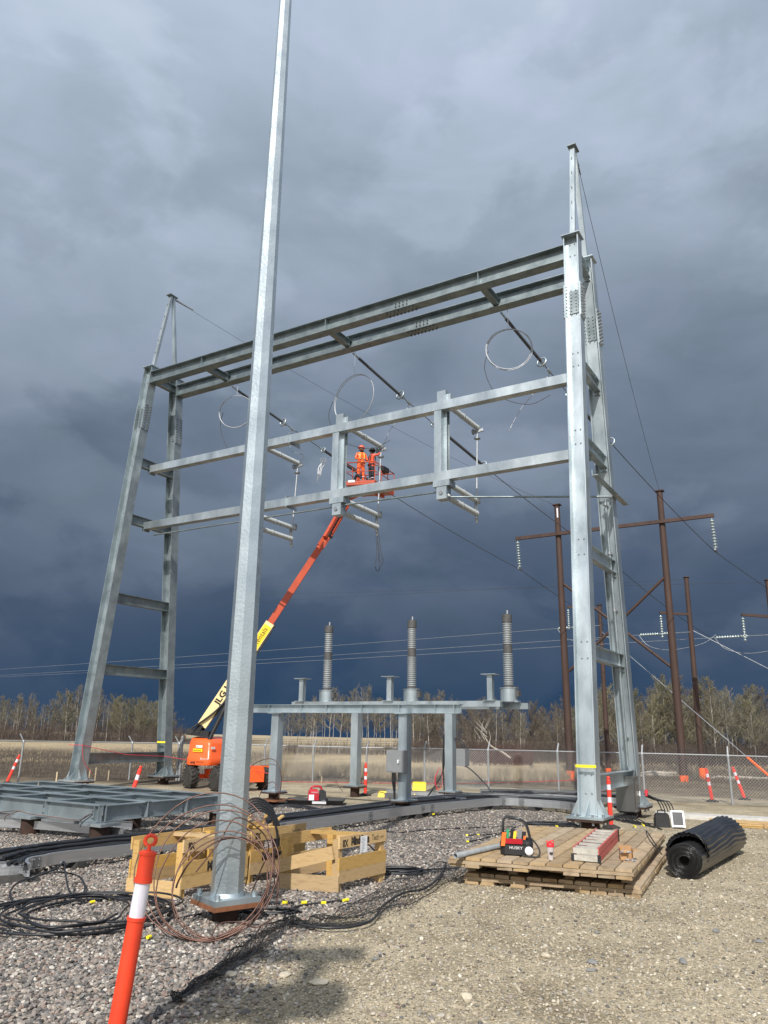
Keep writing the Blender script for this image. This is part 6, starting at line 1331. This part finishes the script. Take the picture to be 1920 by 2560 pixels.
for pts in ([(-.4, -.5, .02), (-.7, -.4, .5), (-.6, -.3, 1.05), (.1, -.3, 1.25), (.45, -.3, .9), (.45, -.3, .35), (.2, -.3, .05)], [(-.3, -.4, .02), (-.1, -.35, .45), (.2, -.3, .62), (.45, -.3, .3), (.35, -.3, .02)]): MB().tube(spline(pts, 8), .011, 5).build('wire_loop', M['copper'], t)
t = thing('earth_wire_tail', 'thin brown earth wire curling out of the gravel before the stand', 'wire', gp(940, 2005)); o = V3(*t.location)
MB().tube(spline([gp(x, y, z) - o for x, y, z in ((920, 1990, .05), (928, 1985, .2), (945, 1980, .28), (965, 1985, .2), (975, 2000, .1), (985, 2012, .05))], 6), .012, 5).build('wire_run', M['wire_dark'], t)
MB().tube(spline([gp(x, y, z) - o for x, y, z in ((858, 1980, .02), (842, 1955, .35), (858, 1930, .6), (876, 1945, .5), (888, 1966, .3))], 6), .008, 5).build('wire_run', M['copper'], t)
t = thing('frame_earth_wire', 'thin brown earth wire draped along the grid frame edge', 'wire', gp(60, 2060)); o = V3(*t.location)
MB().tube(spline([at(x, y, 15.35) - o for x, y in ((-20, 2032), (45, 2027), (70, 2034), (140, 2043), (195, 2050), (215, 2040), (230, 2034))], 6), .008, 5).build('wire_run', M['copper'], t)
MB().tube(spline([at(x, y, 15.2) - o for x, y in ((12, 2052), (15, 2040), (40, 2030), (52, 2028))], 6), .008, 5).build('wire_run', M['copper'], t)
MB().tube(spline([at(x, y, 15.2) - o for x, y in ((200, 2068), (206, 2056), (225, 2042), (231, 2036), (222, 2038), (200, 2052))], 6), .009, 5).build('wire_run', M['cable'], t)
t = thing('red_string_line', 'thin red string line stretched low along the back of the yard', 'string', GL(-8, 4, 0), PHI); L0 = GL(-8, 4, 0)
pt_ = [gp(560, 1952, .25), gp(760, 1955, .3), gp(920, 1957, .32), gp(1115, 1960, .4), gp(1300, 1955, .5), gp(1450, 1950, .6)]
inv = Matrix.Rotation(-PHI, 3, 'Z')
MB().tube([inv @ (p - L0) for p in pt_], .008, 4).build('string_run', M['string_red'], t)
q0 = V3(LX + .24, -leg_n(1.45) - .2, 1.45) - V3(-8, 4, 0); q1 = V3(LX + .25, leg_n(1.0) - .2, 1.02) - V3(-8, 4, 0)
MB().tube([q0 - V3(.6, .1, 0), q0, q0.lerp(q1, .5) - V3(0, 0, .12), q1, q1 + V3(5.5, 0, -.45)], .009, 4).build('string_run', M['string_red'], t)
MB().tube(spline([q0, q0 + V3(.02, .1, -.5), q0 + V3(.05, .5, -.95)], 5), .008, 4).build('string_run', M['string_red'], t)
t = thing('red_string_hank', 'tangled hank of red string tied to the far right stand column', 'string', GL(-5.75, 1.95, .7), PHI); r = random.Random(4)
for k in range(3): MB().tube(spline([(0, 0, .35), (-.12 + r.uniform(-.05, .05), -.05, 0), (-.05, -.05, -.25 + r.uniform(-.1, .1)), (.1, -.05, -.1), (.05, -.02, .3)], 5), .0055, 4).build('string_loop', M['string_red'], t)

# ------------------------------------------------------------------ vegetation beyond the fence
def tree_mesh(seed, h, lean, crown0, spread, nb, twigs, buds, tw=0.015, r0=.075, up=.8):
    r = random.Random(seed); T = MB(); C = MB(); C2 = MB(); pts = []; x = y = 0
    for i in range(8):
        z = h * i / 7; pts.append(V3(x, y, z)); x += r.uniform(-.07, .07) * h / 7 + lean * h / 7; y += r.uniform(-.07, .07) * h / 7
    rad = [r0 * h / 7 * (1 - .88 * (i / 7) ** .9) for i in range(8)]; T.tube(pts, rad, 6, caps=False)
    def trunk(t_): k = min(6, int(t_ * 7)); return pts[k].lerp(pts[k + 1], t_ * 7 - k)
    def twig(p, d, L_, w):
        s = d.cross(V3(r.uniform(-1, 1), r.uniform(-1, 1), r.uniform(-1, 1)))
        s = s.normalized() * w if s.length > 1e-4 else V3(w, 0, 0); m = p + d * L_ * .5 + V3(0, 0, .04 * L_); e = p + d * L_ + V3(r.uniform(-.1, .1) * L_, 0, .12 * L_)
        C.add([p - s, p + s, m + s * .7, m - s * .7, e], [(0, 1, 2, 3), (3, 2, 4)]); return m, e
    def bud(p):
        q = p + V3(r.uniform(-.12, .12), r.uniform(-.12, .12), r.uniform(-.12, .12)); a = V3(r.uniform(-1, 1), r.uniform(-1, 1), r.uniform(-1, 1)) * .028; b = V3(r.uniform(-1, 1), r.uniform(-1, 1), r.uniform(-1, 1)) * .028; C.m = 1; C.add([q - a, q + b, q + a, q - b], [(0, 1, 2, 3)]); C.m = 0
    for i in range(nb):
        t_ = crown0 + (1 - crown0) * (i + r.random()) / nb * .97; p = trunk(t_); az_ = r.uniform(0, 6.283); el = r.uniform(.35, .8) + up * .35 * t_
        d = V3(math.cos(az_) * math.cos(el), math.sin(az_) * math.cos(el), math.sin(el)); L_ = spread * h * (1.05 - .75 * t_) * r.uniform(.65, 1.2)
        q = [p, p + d * L_ * .4, p + d * L_ * .75 + V3(0, 0, .08 * L_), p + d * L_ + V3(0, 0, .22 * L_)]
        w0 = rad[min(7, int(t_ * 7))] * .5; (T if i % 3 == 0 and r0 > .05 else C2).tube(q, [w0, w0 * .7, w0 * .45, w0 * .2], 3, caps=False)
        for j in range(twigs):
            f_ = r.uniform(.15, 1); b_ = q[int(f_ * 2.99)].lerp(q[int(f_ * 2.99) + 1], f_ * 3 - int(f_ * 2.99)); dd = (d + V3(r.uniform(-.9, .9), r.uniform(-.9, .9), r.uniform(-.3, .9))).normalized()
            l2 = L_ * r.uniform(.22, .5); m, e = twig(b_, dd, l2, tw)
            for _ in range(4): d3 = (dd + V3(r.uniform(-.9, .9), r.uniform(-.9, .9), r.uniform(-.4, .9))).normalized(); m2, e2 = twig(m.lerp(e, r.random()), d3, l2 * r.uniform(.4, .8), tw * .75)
            for _ in range(buds): bud(b_.lerp(e, r.uniform(.2, 1.1)))
    C.v, o = C.v, len(C.v); C.add(C2.v, C2.f)
    return T, C
KINDS = {   # crown0, spread, branches, twigs, buds, twig width, trunk radius, materials
    'pale': dict(crown0=.34, spread=.25, nb=40, twigs=13, buds=0, tw=0.014, r0=.062, mats=('bark_pale', 'twig', 'bud_green')),
    'thin': dict(crown0=.52, spread=.20, nb=24, twigs=8, buds=0, tw=.009, r0=.045, mats=('bark_pale', 'twig', 'bud_green')),
    'bushy': dict(crown0=.12, spread=.29, nb=56, twigs=11, buds=6, tw=0.015, r0=.05, mats=('bark_dark', 'twig', 'bud_green')),
    'budding': dict(crown0=.22, spread=.26, nb=46, twigs=11, buds=4, tw=0.015, r0=.055, mats=('bark_pale', 'twig', 'bud_green')),
    'brown': dict(crown0=.15, spread=.27, nb=48, twigs=11, buds=0, tw=0.016, r0=.055, mats=('bark_dark', 'twig_dark', 'bud_green')),
}
PROTO = {}
for ki, (k, d) in enumerate(KINDS.items()):
    for s in range(3):
        T, C = tree_mesh(20 + ki * 9 + s * 3, 7.0, random.Random(ki * 5 + s).uniform(-.07, .07), d['crown0'], d['spread'], d['nb'], d['twigs'], d['buds'], d['tw'], d['r0'])
        PROTO[k, s] = (T.mesh('trunk', M[d['mats'][0]]), C.mesh('crown', [M[d['mats'][1]], M[d['mats'][2]]]))
LABEL = {'pale': 'bare pale-barked aspen ', 'thin': 'thin white-stemmed aspen sapling ', 'bushy': 'bushy tree hazed yellow-green ',
         'budding': 'pale-trunked aspen coming into bud ', 'brown': 'dense dark brown leafless tree '}
rt = random.Random(17)
def plant_tree(kind, x, y, h, where, grp):
    T, C = PROTO[kind, rt.randrange(3)]; s = h / 7.0
    t = thing('aspen_tree', LABEL[kind] + where, 'tree', (x, y, terrain(x, y) - .05), rt.uniform(0, 6.28), grp + ', ' + kind); w = s * rt.uniform(.85, 1.15); t.scale = (w, w, s)
    for nm, me in (('trunk', T), ('crown', C)): o = bpy.data.objects.new(nm, me); COL.objects.link(o); o.parent = t
MARKS = [(-100, 'left of the left tower'), (130, 'seen just left of the near left tower leg'), (215, 'seen right behind the near left tower leg'), (300, 'between the left tower legs'), (395, 'right of the far left tower leg'),
         (690, 'seen between the two left stand columns'), (800, 'seen left of the second stand column'), (890, 'seen between the middle stand columns'), (1000, 'seen right of the control box column'), (1100, 'seen past the end of the front beam'),
         (1210, 'seen below the right transformer drum'), (1310, 'just left of the near brown pole'), (1420, 'behind the right tower'), (1590, 'right of the right tower'), (1660, 'left of the taller brown pole'), (1730, 'between the two right brown poles'), (1790, 'right of the brown poles'), (1860, 'at the right edge under the guy wire'), (9999, '')]
def landmark(u): return [m for (a, m), (b, _) in zip(MARKS[:-1], MARKS[1:]) if a <= u < b][0] if u >= -100 else MARKS[0][1]
def belt(px, kinds, where, grp):
    # px: (u of the trunk, v of the top, distance)
    for u, vt, d in px:
        r_ = ray(u, 1850); x, y = r_.x / r_.y * d, d; top = at(u, vt, d).z; h = top - terrain(x, y); k_ = rt.choice(kinds); plant_tree(k_, x, y, max(2.2, h), ('deeper in, ' if 'deeper' in where else '') + landmark(u), 'trees ' + landmark(u) + ('' if 'deeper' not in where else ', back row'))
L_ = []
for i in range(48):
    u = -60 + 10.3 * i + rt.uniform(-6, 6); top = np.interp(u, [-60, 0, 60, 110, 150, 190, 230, 300, 330, 365, 395, 420, 440, 465], [1735, 1735, 1730, 1745, 1722, 1712, 1725, 1745, 1738, 1738, 1735, 1740, 1785, 1830]); L_.append((u, top + rt.uniform(0, 22), 118 + rt.uniform(-8, 10)))
belt([p for p in L_ if p[0] < 290], ['pale', 'pale', 'thin', 'brown', 'budding'], 'behind the left tower', 'left tree belt')
belt([p for p in L_ if p[0] >= 280], ['bushy', 'bushy', 'budding'], 'right of the left tower', 'left tree belt')
belt([(p[0] + 6, p[1] + 25 + rt.uniform(0, 30), 128 + rt.uniform(0, 10)) for p in L_], ['brown', 'bushy'], 'at the left, deeper in', 'left tree belt')
L_ = []
for i in range(36):
    u = 690 + 10.2 * i + rt.uniform(-5, 5); top = np.interp(u, [690, 720, 770, 810, 860, 900, 940, 985, 1030, 1060], [1800, 1760, 1735, 1720, 1722, 1710, 1712, 1735, 1745, 1730]); L_.append((u, top + rt.uniform(0, 45), 72 + rt.uniform(-4, 9)))
belt(L_, ['thin', 'thin', 'pale', 'thin', 'pale'], 'behind the equipment stand', 'middle tree belt')
L_ = []
for i in range(84):
    u = 1040 + 11 * i + rt.uniform(-7, 7); top = np.interp(u, [1040, 1100, 1200, 1300, 1380, 1440, 1490, 1520, 1600, 1660, 1700, 1740, 1780, 1830, 1880, 1940], [1735, 1728, 1745, 1748, 1745, 1738, 1728, 1705, 1730, 1695, 1690, 1722, 1700, 1712, 1712, 1715]); L_.append((u, top + rt.uniform(0, 40), 70 + rt.uniform(-5, 8)))
belt([p for p in L_ if p[0] < 1430], ['brown', 'brown', 'pale', 'brown', 'thin'], 'between the stand and right tower', 'right tree belt')
belt([p for p in L_ if 1430 <= p[0]], ['budding', 'pale', 'bushy', 'budding', 'pale', 'brown'], 'behind the brown poles', 'right tree belt')
belt([(u + 7, v + 22 + rt.uniform(0, 35), d + 12) for u, v, d in L_], ['brown', 'pale', 'budding', 'thin'], 'at the right, deeper in', 'right tree belt')

def blades(name, m, n, pick, h0, h1, w, spread=.25, seed=1, branch=0):
    r = random.Random(seed); mb = MB()
    for _ in range(n):
        x, y, s_ = pick(r); z = terrain(x, y) - .03; hh = r.uniform(h0, h1) * s_; a = r.uniform(0, 6.28); b = V3(math.cos(a) * w, math.sin(a) * w, 0); t_ = V3(r.gauss(0, spread) * hh, r.gauss(0, spread) * hh, hh); p = V3(x, y, z)
        mb.add([p - b, p + b, p + t_], [(0, 1, 2)])
        for k in range(branch):
            f_ = r.uniform(.2, .8); q = p + t_ * f_; e = q + V3(r.gauss(0, .35), r.gauss(0, .35), r.uniform(.1, .5)) * hh * .5; mb.add([q - b * .6, q + b * .6, e], [(0, 1, 2)])
    return mb.build(name, M[m], kind='stuff')
def band(u0, u1, d0, d1, dens=None):
    def f(r):
        for _ in range(50):
            u = r.uniform(u0, u1); d = r.uniform(d0, d1); ry_ = ray(u, 1850); x, y = ry_.x / ry_.y * d, d; s_ = .5 + .5 * (.5 + .5 * gnoise(x * .55 + 3, y * .5))
            if r.random() < s_: return x, y, .6 + .6 * s_
        return x, y, 1
    return f
blades('reed_bed', 'reed', 24000, band(630, 1420, 36.5, 51), .30, .72, .012, .22, 1)
blades('reed_grass', 'dead_grass', 6000, band(1420, 2000, 38, 52), .25, .55, .012, .3, 9)
blades('dead_grass', 'dead_grass', 13000, band(-150, 690, 33, 70), .08, .24, .014, .35, 2)
blades('rough_grass', 'dead_grass', 9000, band(640, 2050, 33.0, 44), .10, .32, .012, .4, 3)
blades('field_stubble', 'straw', 16000, band(-150, 1950, 50, 95), .08, .20, .02, .3, 4)
blades('dark_brush', 'brush', 11000, band(1000, 2050, 59, 84), .6, 2.0, .018, .22, 5, 4)
blades('red_brush', 'brush_red', 1500, band(1180, 1330, 57, 64), .7, 1.4, .014, .25, 6, 3)
blades('middle_brush', 'brush', 1600, band(690, 1040, 68, 84), .5, 1.3, .012, .22, 7, 3)
blades('left_brush', 'brush', 4200, band(-150, 462, 106, 128), 1.0, 2.6, .026, .22, 8, 4)
# fallen trees and grey logs in the cleared strip on the right
for i, (pts, r_, lab) in enumerate(([( (1225, 1876, .1), (1250, 1860, .6), (1275, 1855, 1.1), (1232, 1858, 1.4), (1215, 1830, 2.4), (1205, 1815, 3.0)), .12, 'pale fallen bare tree leaning behind the middle of the back fence'],)):
    t = thing('fallen_tree', lab, 'fallen tree', at(1275, 1895, 56)); o = V3(*t.location)
    def a56(u, v): return at(u, v, 56) - o
    MB().tube(spline([a56(1276, 1895), a56(1255, 1880), a56(1232, 1868), a56(1222, 1858), a56(1212, 1842), a56(1203, 1828)], 5), [.085 - .065 * k / 25 for k in range(26)], 6).build('trunk', M['bark_pale'], t)
    mb = MB(); mb.tube(spline([a56(1222, 1858), a56(1226, 1845), a56(1222, 1825)], 4), [.035 - .025 * k / 8 for k in range(9)], 5); mb.tube(spline([a56(1205, 1830), a56(1206, 1812), a56(1212, 1795)], 4), [.025 - .018 * k / 8 for k in range(9)], 4)
    for k in range(9): mb.tube([a56(1206 + rt.uniform(-6, 16), 1850 - 4 * k), a56(1200 + rt.uniform(-25, 30), 1828 - 5 * k)], [.025, .006], 3)
    mb.build('branch', M['bark_pale'], t)
for i, (u0, v0, u1, v1, r_) in enumerate(((1600, 1905, 1690, 1912, .16), (1590, 1922, 1700, 1928, .10), (1770, 1912, 1850, 1925, .08), (1810, 1930, 1930, 1934, .12), (1560, 1934, 1640, 1930, .07), (1650, 1940, 1760, 1938, .06))):
    d = 50 - i; a, b = at(u0, v0, d), at(u1, v1, d + .8); a.z = terrain(a.x, a.y) + r_ * .7; b.z = terrain(b.x, b.y) + r_
    MB().tube([a, a.lerp(b, .3) + V3(0, 0, .08), a.lerp(b, .7), b], [r_, r_ * .9, r_ * .7, r_ * .4], 7).build('fallen_log', M['fallen_wood'], None, ['thick pale log lying behind the fence just right of the cabinet', 'long thin grey log below the thick pale log', 'thin pale branch lying left of the right fence post', 'long pale log at the right edge behind the fence', 'short grey branch behind the steel cabinet', 'long thin branch near the brown pole base'][i], 'log', 'fallen logs behind the fence')
